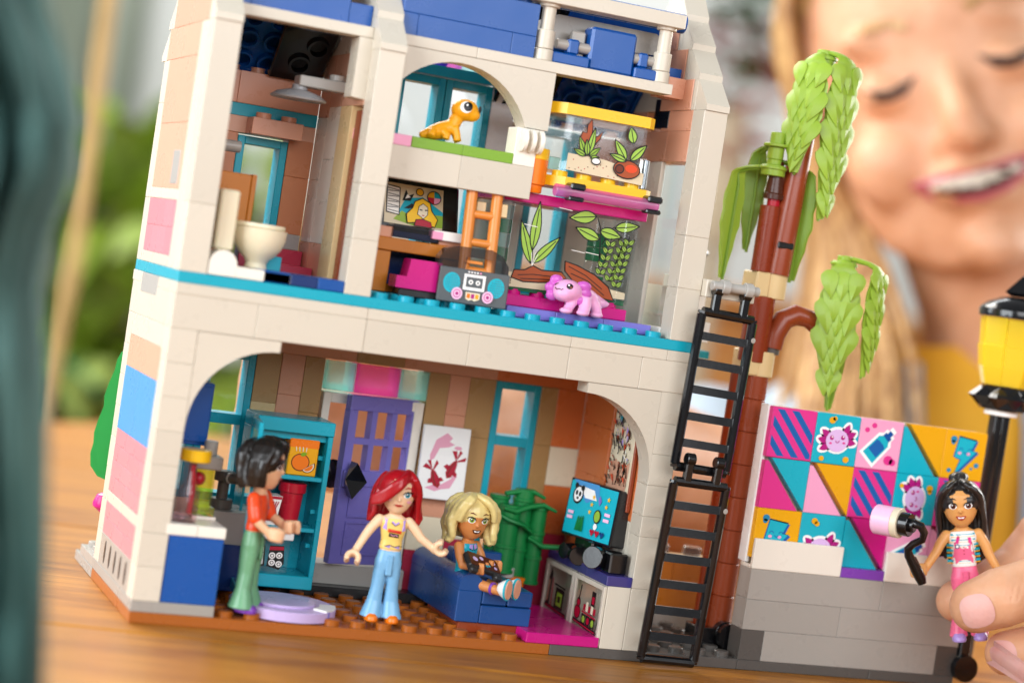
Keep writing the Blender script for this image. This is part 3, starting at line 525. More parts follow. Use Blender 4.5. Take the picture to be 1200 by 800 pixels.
def carton():
    t = thing('juice_carton', 'orange juice carton with a printed orange on the upper refrigerator shelf', 'carton', (53, 37, 42))
    b = MB().use('gold').box(48.2, 57.4, 33.5, 41, 41.95, 52, .3); b.use('orange').box(48.15, 57.45, 33.45, 41.05, 50.2, 53, .3).cyl((53.5, 37, 53), 2.7, 2)
    p = Print(b, (48.2, 33.45, 42), (1, 0, 0), (0, 0, 1)); p.ellipse(3.9, 4, 2.9, 2.7, 'print_inkbrown').ellipse(3.9, 4, 2.6, 2.4, 'print_orange').leaf(3.6, 6.2, 2.2, 1.2, .3, 'print_grassgreen', None)
    p.ellipse(6.5, 3, 2.2, 1.9, 'print_inkbrown', rot=.6, a0=pi, a1=2*pi).ellipse(6.5, 2.9, 1.9, 1.6, 'print_cream', rot=.6, a0=pi, a1=2*pi).ellipse(6.5, 2.8, 1.5, 1.2, 'print_orange', rot=.6, a0=pi, a1=2*pi)
    for k in range(4): p.line([(2.2+k*1.0, 7.3), (1.9+k*1.1, 8.7)], .28, 'print_cream')
    part('box', b, t)
carton()
t = thing('tumbler', 'dark red drinking cup with raised lid on the middle refrigerator shelf', 'cup', (50.5, 38, 26.4)); part('cup', MB().use('red').lathe([(2.6, 0), (2.9, .3), (3.5, 9), (3.5, 10)], (52, 37.5, 26.35), seg=24), t); part('lid', MB().use('red').cyl((52, 37.5, 36.3), 4.2, 3), t)
t = thing('noodle_box', 'white takeaway noodle box with red noodle print on the refrigerator shelf', 'food box', (44, 35, 26.4))
b = MB().use('paperwhite').loft([[(42.2, 32.6, 26.35), (46.8, 32.6, 26.35), (46.8, 38, 26.35), (42.2, 38, 26.35)], [(41, 32.4, 35.2), (48, 32.4, 35.2), (48, 39, 35.2), (41, 39, 35.2)]])
p = Print(b, (41, 32.25, 26.6), (1, 0, 0), (0, 0, 1)); p.line([(0.4, 8.1), (6.8, 8.1)], .8, 'print_redink')
for k in range(9):
    a = k*.7; p.line([(1.4+.5*k+.4*sin(a), 1+.3*(k % 3)), (2.2+.4*k+.8*sin(a+1), 3), (1.6+.45*k, 5), (2+.45*k+.5*cos(a), 7)], .3, 'print_redink', layer=(k == 0))
for k in range(5): p.ellipse(2.3+.6*k, 1.8+.2*k, .9, .8, 'print_redink', layer=False); p.ellipse(2.3+.6*k, 1.8+.2*k, .5, .45, 'print_paperwhite')
part('box', b, t)
t = thing('lunch_box', 'clear food box with white lid and printed food on the refrigerator floor', 'food box', (47, 37, 11.7))
b = MB().use('tglass').box(40, 53, 33.6, 42, 11.7, 21.8, .3); part('box', b, t); part('lid', MB().use('paperwhite').box(39.6, 53.6, 33.2, 42.4, 21.9, 24.2, .3), t)
b = MB(); p = Print(b, (40, 33.55, 12), (1, 0, 0), (0, 0, 1)); p.poly([(.6, 1.6), (3.4, .9), (5.6, 1.8), (5.2, 7.8), (.9, 8)], 'print_ink').poly([(1, 2.1), (3.2, 1.5), (5, 2.3), (4.8, 7.3), (1.3, 7.5)], 'print_paperwhite').poly([(6.2, 1.7), (10.2, .8), (11.6, 2.8), (11, 8.2), (6.6, 8)], 'print_ink').poly([(6.5, 6.6), (11, 6.9), (10.9, 7.9), (6.6, 7.7)], 'print_redink')
for (u, v) in [(7.6, 5), (9.8, 5.2), (7.7, 2.9), (9.9, 2.6)]: p.ellipse(u, v, 1.05, 1.0, 'print_paperwhite').ellipse(u, v, .6, .55, 'print_ink').ellipse(u, v, .4, .38, 'print_paperwhite')
for k in range(4): p.line([(1.2+k, 2.6), (2.2+k*.7, 5.6)], .35, 'print_grassgreen' if k == 2 else 'print_ink')
p.line([(1.2, 5.4), (4.9, 5.8)], .35, 'print_ink'); part('print', b, t)
# rug
t = thing('rug', 'round lavender rug with a white edge patch on the brown studded floor', 'rug', (48, 15.9, P))
b = MB().use('lilac'); b.lathe([(12.6, 0), (12.6, .2), (15.8, .3), (15.8, 3.0), (15.6, 3.2)], (48, 15.9, 3.25), seg=48, a0=radians(0), a1=radians(360)); part('ring', b, t)
part('centre_disc', MB().use('lilac').cyl((47, 16.4, 6.4), 10.6, .8, seg=40), t, m='lilac')
b = MB().use('paperwhite'); b.prism([(48+r*cos(radians(a)), 15.9+r*sin(radians(a))) for r, a in [(11, -50), (15.7, -50), (15.7, -35), (15.7, -20), (15.7, -5), (11, -5), (11, -28)]], 6.42, 6.9, 'z'); part('edge_patch', b, t)
b = MB().use('violet'); b.prism([(48+r*cos(radians(a)), 15.9+r*sin(radians(a))) for r, a in [(11.2, -42), (15.9, -44), (15.9, -47), (11.2, -45)]], 3.3, 6.5, 'z'); part('joint', b, t)
# koi picture
t = thing('koi_picture', 'white picture of two red fish leaning on the striped back wall', 'picture', (105, 52, 37))
b = MB().use('cloudwhite').box(0, 16, 0, 1.6, 0, 23.5, .2); p = Print(b, (0, 0, 0), (1, 0, 0), (0, 0, 1))
p.poly([(3, 14), (4.5, 19), (8, 21.5), (10, 20), (9, 18.8), (11, 18), (9, 17), (6, 16.5), (4.5, 13), (3.2, 12)], 'print_pinkink').poly([(2.5, 3.5), (6, 2.6), (8, 3.4), (11, 4), (13, 8), (12.2, 9.6), (11, 7), (8, 5), (5, 4.5)], 'print_pinkink').ellipse(12.2, 17, 1.3, .6, 'print_pinkink')
def koi(px, py, a, s):
    R = lambda u, v: (px+s*(u*cos(a)-v*sin(a)), py+s*(u*sin(a)+v*cos(a)))
    p.poly([R(*q) for q in [(-4, 0), (-2.5, 1.3), (0, 1.5), (2.2, .7), (3.2, 0), (2, -.9), (-.5, -1.5), (-3, -1.2)]], 'print_redink')
    for q in [[(2.8, .2), (5, 3), (5.8, 1.4), (4, .3)], [(2.8, 0), (6.6, .6), (6.2, -.6), (4, -.2)], [(2.8, -.2), (5.6, -2.6), (4.2, -2.9), (2.6, -.6)], [(-1.5, 1.2), (-1, 3), (.3, 2.4), (.2, 1.2)], [(-2, -1.1), (-2.2, -2.8), (-.8, -2.4), (-.6, -1.2)]]: p.poly([R(*c) for c in q], 'print_redink', layer=False)
    p.line([R(-3, .4), R(0, .5), R(2.4, 0)], .35, 'print_inkbrown'); p.ellipse(*R(-3, -.4), .3, .3, 'print_inkbrown')
koi(11.0, 10.5, 1.15, .95); koi(5.4, 7.0, 2.0, .92)
o = part('picture_panel', xf(b, Matrix.Translation((96.6, 51.6, 36.8)) @ Matrix.Rotation(radians(-3), 4, 'X')), t)
# poster on the right wall
t = thing('abstract_poster', 'dark framed abstract poster in teal and orange on the right inner wall', 'poster', (151, 20, 50))
b = MB().use('redbrown').box(150.4, 151.7, 9, 27, 13.8*P, 25*P, .2); b.use('cream').box(150.2, 150.5, 9.8, 26.2, 14.2*P, 24.6*P, .05)
p = Print(b, (150.2, 26.2, 14.2*P), (0, -1, 0), (0, 0, 1)); rr = random.Random(4)
p.poly([(.5, 1.5), (14, 1), (15.5, 14), (9, 11), (5, 14), (1, 12)], 'print_peach')
for k in range(110):
    u, v = rr.uniform(1, 15), rr.uniform(5, 30); c = rr.choice(['print_ink', 'print_azure', 'print_tomato', 'print_cloudwhite', 'print_ink', 'print_lavender', 'print_lilac', 'print_logbrown'] if v > 12 else ['print_inkbrown', 'print_ink', 'print_tomato', 'print_peach']); a = rr.uniform(.8, 2.2); L = rr.uniform(1, 3.4)
    p.poly([(u, v), (u+L*cos(a), v+L*sin(a)), (u+L*1.3*cos(a+.5), v+L*1.2*sin(a+.4)), (u+.7, v+.1)], c, layer=(k % 4 == 0))
part('poster_panel', b, t)
# TV cabinet, TV
t = thing('tv_cabinet', 'white low cabinet with two glass doors along the right wall', 'cabinet', (148, 24, P))
part('cabinet_body', MB().use('white').box(144.3, 151.9, .05, 1.2, P, 7*P, .15).box(150.8, 151.9, 1.2, 48, P, 7*P, .1).box(144.3, 150.8, 23.6, 24.8, P+.1, 7*P-.1, .05).box(144.3, 151.9, 47, 48, P, 7*P, .1).box(144.3, 150.8, 1.2, 47, P, P+1.4, .1).box(144.3, 150.8, 1.2, 47, 7*P-1.2, 7*P, .1), t)
for y0, y1, k in [(.4, 23.8, 0), (24.4, 47.6, 1)]:
    b = MB().use('white').box(143.2, 144.2, y0, y0+1.5, P+.5, 7*P-.3, .15).box(143.2, 144.2, y1-1.5, y1, P+.5, 7*P-.3, .15).box(143.25, 144.2, y0+1.5, y1-1.5, P+.5, P+2.0, .1).box(143.25, 144.2, y0+1.5, y1-1.5, 7*P-1.8, 7*P-.3, .1); f = part('cabinet_door', b, t)
    part('pane', MB().use('tglass').box(143.6, 143.9, y0+1.5, y1-1.5, P+2, 7*P-1.8, 0), f)
    b = MB(); p = Print(b, (143.5, y1-1.5, P+2), (0, -1, 0), (0, 0, 1))
    p.poly([(1, 2.2), (19, 1.2), (19, 2.4), (1, 3.4)], 'print_ink').poly([(1.5, 2.5), (18.6, 1.5), (18.6, 1.9), (1.5, 2.9)], 'print_redink')
    if k == 0:
        p.ellipse(4, 5.6, 2.5, 2.3, 'print_ink').ellipse(4, 5.6, 2.1, 1.9, 'print_redink').ellipse(4.3, 8.6, 1.6, 1.5, 'print_ink').ellipse(4.3, 8.6, 1.2, 1.1, 'print_redink').line([(4.4, 9.4), (5.2, 14.2)], .8, 'print_ink')
        for i in range(3): p.poly([(8+i*3.6, 3), (11.2+i*3.6, 2.8), (11.2+i*3.6, 5.8), (8+i*3.6, 6)], 'print_ink').ellipse(9.7+i*3.6, 4.3, 1.1, 1.1, ['print_lime', 'print_redink', 'print_lime'][i])
        p.line([(8, 6.6), (18.8, 6)], .5, 'print_redink')
        for i in range(5): p.poly([(9+i*2, 7), (10.6+i*2, 7), (10.6+i*2, 9+i % 2), (9+i*2, 9+i % 2)], ['print_redink', 'print_cream'][i % 2])
        p.poly([(14.5, 9.6), (17.5, 9.4), (17.5, 14), (14.5, 14)], 'print_ink').poly([(15, 10.2), (17, 10.1), (17, 12.4), (15, 12.4)], 'print_redink')
    else:
        p.poly([(9, 3), (16, 2.8), (16, 9.4), (9, 9.6)], 'print_ink').poly([(10.4, 4), (14.6, 3.8), (14.6, 8), (10.4, 8.2)], 'print_lime').poly([(11.4, 5), (13.6, 5), (13.6, 7), (11.4, 7)], 'print_ink')
        p.poly([(2, 3.2), (5, 3.1), (5.4, 13), (4, 15), (2.6, 12)], 'print_ink').poly([(2.6, 4), (3.6, 4), (3.8, 11), (3, 11)], 'print_peach').line([(6.6, 3), (6.2, 12)], .8, 'print_redink').line([(8, 10.4), (17, 10)], .6, 'print_ink')
    part('shelf_print', b, f)
for k in range(3): part('clear_top_tile', MB().use('tpurple').box(143.4, 151.9, k*16+.1-.3, k*16+15.9, 7*P+.05, 8*P, .3), t)
t = thing('television', 'flat television showing a bright blue game picture on the white cabinet', 'television', (145, 20, 8*P))
TVM = Matrix.Translation((140.6, 32.5, 33.0)) @ Matrix.Rotation(atan2(-23.5, 6.2), 4, 'Z') @ Matrix.Rotation(radians(-4), 4, 'X')
b = MB().use('charcoal').box(0, 24.5, 0, 6.5, 0, 17.6, .5).box(7, 17, 6.5, 8.6, 2, 15, .4); b.use('shinyblack').box(-.2, 24.7, -.5, 0.1, -.2, 17.8, .2); b.use('print_aqua').box(.5, 24.0, -.62, -.5, .6, 17.2, 0)
p = Print(b, (.5, -.62, .6), (1, 0, 0), (0, 0, 1)); p.poly([(1, 17), (14, 17), (15, 13), (9, 10.5), (5, 13)], 'print_skyblue').poly([(5, 15.5), (12, 15), (14, 12), (8, 12)], 'print_cloudwhite')
p.ellipse(4.4, 12.5, 2.6, 3, 'print_ink', rot=-.3).ellipse(4.4, 12.6, 2.0, 2.4, 'print_cloudwhite', rot=-.3).ellipse(3.6, 13, .6, .8, 'print_ink').ellipse(5.3, 12.8, .6, .8, 'print_ink').ellipse(4.5, 11.4, .6, .4, 'print_ink').ellipse(3.1, 15.2, .9, .9, 'print_ink').ellipse(6.4, 14.8, .9, .9, 'print_ink')
for (u, v) in [(12.6, 13), (12.2, 10.6), (11.8, 8.2), (20, 13.4), (19.4, 11)]: p.poly([(u+(.9 if k % 2 == 0 else .4)*cos(k*pi/5+pi/2), v+(.9 if k % 2 == 0 else .4)*sin(k*pi/5+pi/2)) for k in range(10)], 'print_brightyellow', layer=False)
p.poly([(15.6, 14), (16.8, 12.3), (16, 10.8), (14.9, 12.5)], 'print_violet').ellipse(16, 7.4, 1.8, 2.2, 'print_ink').ellipse(16, 7.4, 1.4, 1.8, 'print_lime').ellipse(16, 4.2, .9, 1.0, 'print_cloudwhite')
for (u, v) in [(1.4, 6.2), (1.2, 4.6), (19.4, 8.2), (19.2, 6.4)]: p.poly([(u, v), (u+2.8, v), (u+2.8, v+1), (u, v+1)], 'print_lightpink', layer=False)
for u in (7, 9.2, 8.2): p.poly([(u-.9, 1.5), (u+.9, 1.5), (u+.4, 5+u*.2), (u-.3, 5.5)], 'print_green', layer=(u == 7))
for k, c in enumerate(['print_redink', 'print_redink', 'print_navy']): p.poly([(15+k*2.5, 1), (16.2+k*2.5, 2.6), (15.6+k*2.5, 3.3), (15+k*2.5, 2.8), (14.4+k*2.5, 3.3), (13.8+k*2.5, 2.6)], c, layer=False)
part('screen', xf(b, TVM), t)
b = MB().use('shinyblack'); b.box(144.2, 147.6, 18, 24, 8*P, 9.6*P, .4).cyl((143.4, 25, 27.6), 3.0, 4.4, (-.3, -1, 0)).cyl((143.5, 29.5, 27.8), 2.6, 3.6, (-1, -.3, 0)); b.box(143.5, 147.5, 15, 29, 28.4, 33.4, .6); part('stand', b, t)
b = MB().use('shinyblack').cyl((144.0, 10, 29.2), 3.5, 4, (-.8, -.6, .1), 22).cyl((143.0, 9.2, 29.2), 2.4, 2.2, (-.8, -.6, .1), 20); b.use('lilac').cyl((141.4, 8.0, 29.4), 1.0, .4, (-.8, -.6, .1), 14); b.use('shinyblack').box(145, 151, 3, 10, 8*P, 10*P, .5); solo('speaker', 'round black speaker at the front end of the white cabinet', 'speaker', b)
solo('floor_tile', 'glossy magenta floor tile between the blue sofa and the white cabinet', 'floor tile', MB().use('magenta').box(120, 143.9, .05, 47.9, P+.03, 2*P, .25))
# sofa
t = thing('sofa', 'dark blue block sofa with rounded arm where the blonde figure sits', 'sofa', (111, 22, 2*P))
for (x0, x1, y0, y1, z0, z1, n) in [(99.3, 107, 8, 54, 2, 5, 'arm'), (107.1, 123.6, 8, 40, 2, 3.7, 'base'), (107.1, 115.4, 8, 24, 3.75, 5.3, 'cushion'), (115.5, 123.6, 8, 24, 3.75, 5.3, 'cushion'), (107.1, 115.4, 24.1, 40, 3.75, 5.3, 'cushion'), (115.5, 123.6, 24.1, 40, 3.75, 5.3, 'cushion')]: part(n, MB().use('darkblue').box(x0, x1, y0, y1, z0*P, z1*P, .5 if n == 'cushion' else .25), t)
for y0, y1 in [(8, 16), (16, 24), (24, 40), (40, 54)]: part('arm_top', MB().use('darkblue').prism([(99.3, 16.05)]+[(103.15-3.85*cos(i*pi/12), 17.2+3.9*sin(i*pi/12)) for i in range(13)]+[(107, 16.05)], y0+.06, y1-.06, 'y'), t)
part('backrest', MB().use('darkblue').box(107, 123.6, 38, 44, 2*P, 7.4*P, .4), t); part('foot', MB().use('redbrown').box(101, 121, 9, 38, P, 2*P, .2), t)
t = thing('bamboo_plant', 'dark green toy bamboo plant with curved stems behind the sofa', 'plant', (130, 46, 4*P))
for (x, y, z0, z1, r) in [(125.6, 42, 17, 39, 3.5), (131, 45, 16, 44, 3.4), (135.8, 42.5, 14, 40, 2.7), (123.5, 47, 16, 41, 3.0)]:
    b = MB().use('green').cyl((x, y, z0), r, z1-z0, seg=18); n = int((z1-z0)/8)
    for k in range(n+1): b.cyl((x, y, z0+k*8), r+.35, 1.2, seg=18)
    part('stem', b, t)
b = MB().use('green')
b.tube([(122, 39, 38), (126, 39, 37.2), (131, 40, 39), (136, 40, 40), (140, 38, 38.5)], [1.2, 1.7, 1.6, 1.5, .8], 10, .6); part('top_leaf', b, t)
for pts in [[(120.5, 40, 36), (124, 38, 34.5), (129, 38.4, 33.4), (133, 40, 31)], [(133, 41, 29), (137, 38, 27), (142, 36, 27.6), (146, 36, 26.4)], [(124, 44, 42), (128, 44, 43), (133, 43, 43.6), (137, 42, 42)]]: part('branch', MB().use('green').tube(pts, [1.3, 1.5, 1.4, .9], 10, .6), t)
part('pot', MB().use('orange').lathe([(3.2, 0), (4.2, 3.6), (4.2, 4.4), (3.2, 4.6)], (131, 44, 11.4), seg=22), t); part('collar', MB().use('lightgrey').cyl((127.5, 42, 15.6), 2.5, 3.2, seg=18), t)
hedge = MB().use('bush')
pts2 = [(0, 0), (-3.5, 1), (-6.5, 4.5), (-7.2, 9), (-6.6, 13), (-6.9, 17), (-6, 22), (-4.7, 27), (-5.0, 31), (-4, 36), (-2.6, 41), (-2.2, 45), (-1, 48), (1.5, 47), (3, 40), (4, 30), (5, 15), (4, 3)]
hedge.prism([(x, z) for x, z in pts2], 0, 3.2, 'y'); hedge.prism([(x*.66-.4, z*.9+2.4) for x, z in pts2], -1.4, 4.6, 'y')
solo('cypress_tree', 'flat bright green toy cypress standing behind the left corner of the house', 'toy tree', xf(hedge, Matrix.Translation((2.0, 72, 29.5)) @ Matrix.Rotation(radians(-20), 4, 'Z') @ Matrix.Scale(.84, 4)))
solo('flower', 'tiny magenta flower at the rear left corner behind the white wall', 'flower', MB().use('magenta').lathe([(.6, -3), (3, -1.2), (3.2, 0), (2.2, 2.6), (.8, 3.2)], (2.4, 74, 22), seg=12))
# ================================================================== upper-floor furniture
t = thing('toilet', 'cream toy toilet with rounded bowl at the bathroom front edge', 'toilet', (22, 12, 31*P))
b = MB().use('toilet')
rings = [ell(24.5, 13, z, a, a*1.0, 24) for z, a in [(102.6, 3.2), (104.0, 3.0), (105.2, 3.6), (106.5, 5.2), (108.5, 6.7), (111, 7.5), (113.4, 7.7), (113.9, 7.7)]]; b.loft(rings); part('bowl', b, t)
part('seat', MB().use('toilet').lathe([(4.6, 0), (7.2, 0), (7.5, .4), (7.4, 1.3), (4.6, 1.4)], (24, 13, 114.0), seg=28), t)
part('cistern', MB().use('toilet').box(10, 15.4, 4.5, 20, 106.5, 123.5, .6), t); part('base', MB().use('ivory').box(16, 32, .1, 15, 31*P+.1, 32*P, .25), t)
b = MB().use('ivory').prism([(8.2, 99.4)]+[(12.2-4*cos(i*pi/12), 102.4+4.1*sin(i*pi/12)) for i in range(13)]+[(16, 99.4)], .1, 7.9, 'y'); solo('rounded_tile', 'cream half round tile standing left of the toilet foot', 'tile', b)
for x0, m, l in [(24, 'bluea', 'bright blue tile beside the toilet base at the floor edge'), (32, 'nightblue', 'dark navy tile in the middle of the bathroom front tiles'), (40, 'bluea', 'bright blue tile beside the centre column at the floor edge')]: solo('front_tile', l, 'tile', MB().use(m).box(x0+.05, x0+7.95, .1, 15, 31*P+.1, 32*P+.2, .2), group='bathroom front tiles')
solo('bath_mat', 'small dark turquoise brick behind the blue bathroom tiles', 'brick', MB().use('azure').box(26, 33, 17, 24, 31*P, 33.3*P, .2))
b = MB().use('redwall').box(33, 47.8, 36, 50, 31*P, 32.6*P, .2).box(28, 47.8, 50, 55.8, 31*P, 34*P, .2); solo('bath_step', 'raspberry red step at the back of the bathroom below the window', 'step', b)
b = MB().use('orange'); b = MB().use('desk').box(8.2, 22.5, 24, 27, 114, 129, .3); b.use('desk').box(22.5, 24, 23.8, 27.2, 113.5, 129.2, .2); t = solo('cupboard_door', 'brown wooden cabinet door left of the bathroom window behind the toilet', 'cabinet door', b)
solo('paper_holder', 'short grey pipe sticking out left of the bathroom window', 'pipe', MB().use('grey').cyl((8.5, 40, 137), 1.8, 13, 'x', 18))
t = thing('shower', 'grey toy shower with wide flat shower head under the ceiling', 'shower', (36, 30, 48*P))
part('shower_head', MB().use('silver').lathe([(8.2, 0), (8.4, .5), (6.5, 1.9), (2.4, 3.0), (2.2, 4.4)], (34, 29, 153.2), seg=28), t); part('shower_arm', MB().use('lightgrey').box(33, 50, 26, 33, 157.2, 160.4, .3).cyl((45, 29, 160.4), 2.4, 1.8), t)
# desk, monitor, chair
t = thing('computer_desk', 'orange brown computer desk right of the centre column', 'desk', (76, 20, 31*P))
part('desk_top', MB().use('desk').box(57, 89, 16, 32, 35.4*P, 36.6*P, .25), t); part('leg', MB().use('desk').box(60, 65.6, 17, 24, 31*P+1.8, 35.4*P, .25), t); part('leg', MB().use('desk').box(82, 88, 17, 24, 31*P+1.8, 35.4*P, .25), t); part('back_panel', MB().use('nightblue').box(60, 88, 30, 32, 31*P+1.8, 35.4*P, .1), t); part('crossbar', MB().use('desk').box(65.7, 81.9, 20, 23, 31*P+1.8, 32.3*P, .2), t)
part('desk_tile', MB().use('nougat').box(57, 65, 16.1, 24, 36.6*P, 37.6*P, .2), t); part('desk_tile', MB().use('nougat').box(79.5, 89, 16.1, 24, 36.6*P, 37.4*P, .2), t)
solo('keyboard', 'dark smoky keyboard slab on the desk under the monitor', 'keyboard', MB().use('tsmoke').box(64.5, 79.4, 15.2, 21, 36.7*P, 37.9*P, .3).use('nightblue').box(65, 79, 16, 21, 36.75*P, 37.3*P, .1))
solo('note_pad', 'white and pink note pad at the right end of the desk', 'note pad', MB().use('paperwhite').box(77, 88.5, 14, 20, 37.0*P+.1, 37.9*P, .2).use('pink').box(76.6, 80, 13.9, 18, 37.05*P, 37.8*P, .2))
t = thing('drawing_monitor', 'black monitor showing a cartoon of a blonde woman in red', 'monitor', (72, 22, 37*P))
MM_ = Matrix.Translation((61.6, 21, 119.6)) @ Matrix.Rotation(radians(4), 4, 'Z') @ Matrix.Rotation(radians(-16), 4, 'X') @ Matrix.Scale(1.12, 4)
b = MB().use('shinyblack'); b.box(0, 23.5, 0, 1.8, 0, 14.8, .7)
SC = Print(b, (1.6, -0.05, 1.7), (1, 0, 0), (0, 0, 1)); W_, H_ = 17, 11.2
SC.poly([(0, 0), (W_, 0), (W_, H_), (0, H_)], 'print_sand').poly([(4, 3.5), (6, 7.4), (11, 8.4), (W_, 5), (W_, 3), (10, 2)], 'print_azure').poly([(2.6, 1.2), (5, 3.8), (9, 2.4), (13, 4), (W_, 4), (W_, .6), (8, .2)], 'print_leaf')
SC.poly([(.4, 2.8), (4.4, 2.4), (4.4, 10.2), (.4, 10.6)], 'print_ink').poly([(.7, 3.1), (4.1, 2.7), (4.1, 9.9), (.7, 10.3)], 'print_paperwhite')
for k in range(9): SC.line([(.8, 3.6+k*.75), (4.0, 3.3+k*.75+(k % 2)*.5)], .2, 'print_ink', layer=(k == 0))
SC.poly([(5, 6.6), (6, 9.8), (6.8, 8.2), (8.4, 9), (7.4, 6.8)], 'print_ink').poly([(5.8, 7.2), (6.4, 8.6), (7.4, 7.8)], 'print_paperwhite').poly([(5.6, 4.6), (7.8, 6.2), (9, 5.4), (7, 4.6)], 'print_ink')
SC.ellipse(10, 9.6, 1.2, 1.1, 'print_ink').ellipse(10, 9.6, .95, .85, 'print_gold').ellipse(14.2, 8.6, 2.1, 1.9, 'print_ink')
for k, c in enumerate(['print_azure', 'print_gold', 'print_redink', 'print_pink']): SC.ellipse(14.2, 8.6, 1.85, 1.65, c, a0=k*pi/2, a1=(k+1)*pi/2, n=6, layer=(k == 0)) if False else SC.poly([(14.2, 8.6)]+[(14.2+1.85*cos(k*pi/2+i*pi/10), 8.6+1.65*sin(k*pi/2+i*pi/10)) for i in range(6)], c, layer=(k == 0))
hairp = [(6.6, .6), (6.2, 3), (8, 5), (8.6, 6.8), (10.8, 8), (13, 7), (13.6, 4.8), (15.4, 2.6), (14.6, .4), (12, 1), (9, 1)]
SC.outlined(hairp, 'print_brightyellow', .28); SC.outlined([(9.4, 3.4), (9.8, 5.6), (11, 6.5), (12.4, 5.6), (12.4, 3.6), (11.2, 2.3)], 'print_cream', .2); SC.outlined([(8.6, 0.1), (9, 1.8), (11, 2.2), (13.4, 1.6), (13.8, .1)], 'print_redink', .22)
SC.line([(10, 4.7), (10.8, 4.6)], .3, 'print_ink').line([(11.5, 4.7), (12.2, 4.8)], .3, 'print_ink').line([(10.7, 3.2), (11.4, 3.2)], .25, 'print_redink')
part('screen', xf(b, MM_), t)
part('stand', MB().use('shinyblack').box(64, 82, 18, 24, 118.2, 120.6, .4).box(66, 80, 19, 24, 37*P, 118.4, .3), t)
b = MB().use('magenta').prism([(65.5, 32.2*P), (65.5, 33.3*P), (68.6, 33.3*P), (69.2, 34.9*P), (69.8, 34.95*P), (79, 34.95*P), (79, 32.2*P)], 8, 15, 'y'); t = thing('desk_chair', 'bright magenta chair block in front of the desk', 'chair', (72, 12, 31*P)); part('seat', b, t); part('base', MB().use('charcoal').box(67, 79, 9, 15, 31*P+1.6, 32.15*P, .2), t)
# wooden ladder
t = thing('wooden_ladder', 'small orange wooden ladder leaning between desk and fish tanks', 'ladder', (89, 8, 31*P))
LT = Matrix.Translation((84.4, 7.6, 101)) @ Matrix.Rotation(radians(-6), 4, 'X')
for x in (1.5, 9.6): part('rail', xf(MB().use('ladderwood').tube([(x, 0, 0), (x, 0, 39)], 1.75, 14), LT), t)
for z in (10, 18.4, 26.8, 35): part('rung', xf(MB().use('ladderwood').tube([(1.5, -.2, z), (9.6, -.2, z)], 1.25, 12), LT), t)
part('bracket', xf(MB().use('tan').box(11, 13, -1, 2, 27, 31, .2).box(4, 7, 1.5, 3, 26.5, 31, .2), LT), t)
# boombox
t = thing('boombox', 'grey boombox with two turquoise speakers at the upper floor edge', 'boombox', (88, 8, 101))
RT = Matrix.Translation((77.6, 5.2, 101.0)) @ Matrix.Rotation(radians(-5), 4, 'Z')
b = MB().use('boomgrey').box(0, 21.4, 0, .9, 0, 10.2, .3); p = Print(b, (0, 0, 0), (1, 0, 0), (0, 0, 1))
for u in (3.9, 17.5):
    p.ellipse(u, 5.8, 2.6, 3.0, 'print_aqua'); 
    for i in range(-3, 4):
        for j in range(-3, 4):
            if (i/3.4)**2+(j/3.6)**2 < .9: p.ellipse(u+i*.62+(j % 2)*.3, 5.8+j*.72, .17, .17, 'print_boomgrey', n=6, layer=(i == -3 and j == -3) or (i, j) == (0, -3))
p.poly([(7.4, 4.2), (14, 4.2), (14, 8.9), (7.4, 8.9)], 'print_cloudwhite').poly([(8.2, 5.1), (13.2, 5.1), (13.2, 8.1), (8.2, 8.1)], 'print_boomgrey').ellipse(9.6, 6.6, .75, .75, 'print_cloudwhite', n=8).ellipse(11.8, 6.6, .75, .75, 'print_cloudwhite', n=8).ellipse(9.6, 6.6, .3, .3, 'print_boomgrey').ellipse(11.8, 6.6, .3, .3, 'print_boomgrey')
for k in range(5): p.ellipse(8.6+k*.9, 9.5, .32, .25, 'print_cloudwhite' if k < 4 else 'print_pink', layer=(k == 0))
p.poly([(8.4, 3.6), (12.9, 3.6), (12.9, 1.8), (11.4, 1.1), (10.6, 1.5), (9.6, 1.1), (8.6, 1.6)], 'print_cream')
for k, c in enumerate(['print_orange', 'print_berry', 'print_gold']): p.poly([(8.9+k*1.3, 1.9), (9.9+k*1.3, 1.8), (9.9+k*1.3, 3.2), (8.9+k*1.3, 3.2)], c, layer=(k == 0))
for u in (5.8, 15.2): p.ellipse(u, 2.8, 1.7, 1.8, 'print_lightpink').ellipse(u, 2.8, 1.15, 1.25, 'print_berry').ellipse(u, 2.8, .95, 1.0, 'print_lightpink').ellipse(u, 2.8, .5, .5, 'print_berry')
part('front', xf(b, RT), t); part('body', xf(MB().use('shinyblack').box(.1, 21.2, .95, 7.6, 0, 10.1, .3), RT), t)
part('handle', xf(MB().use('tsmoke').prism([(-.6, 10.2), (-.4, 13), (1.5, 15.6), (5, 16.6), (15, 16.8), (18.5, 15.4), (20.8, 12.5), (21, 10.2), (16.2, 10.2), (16, 13.8), (8, 13.8), (7.6, 10.2)], 1, 6.6, 'y'), RT), t)
part('tape_tile', xf(MB().use('ladderwood').box(7.6, 13, 2, 5, 12.0, 12.9, .1), RT), t)
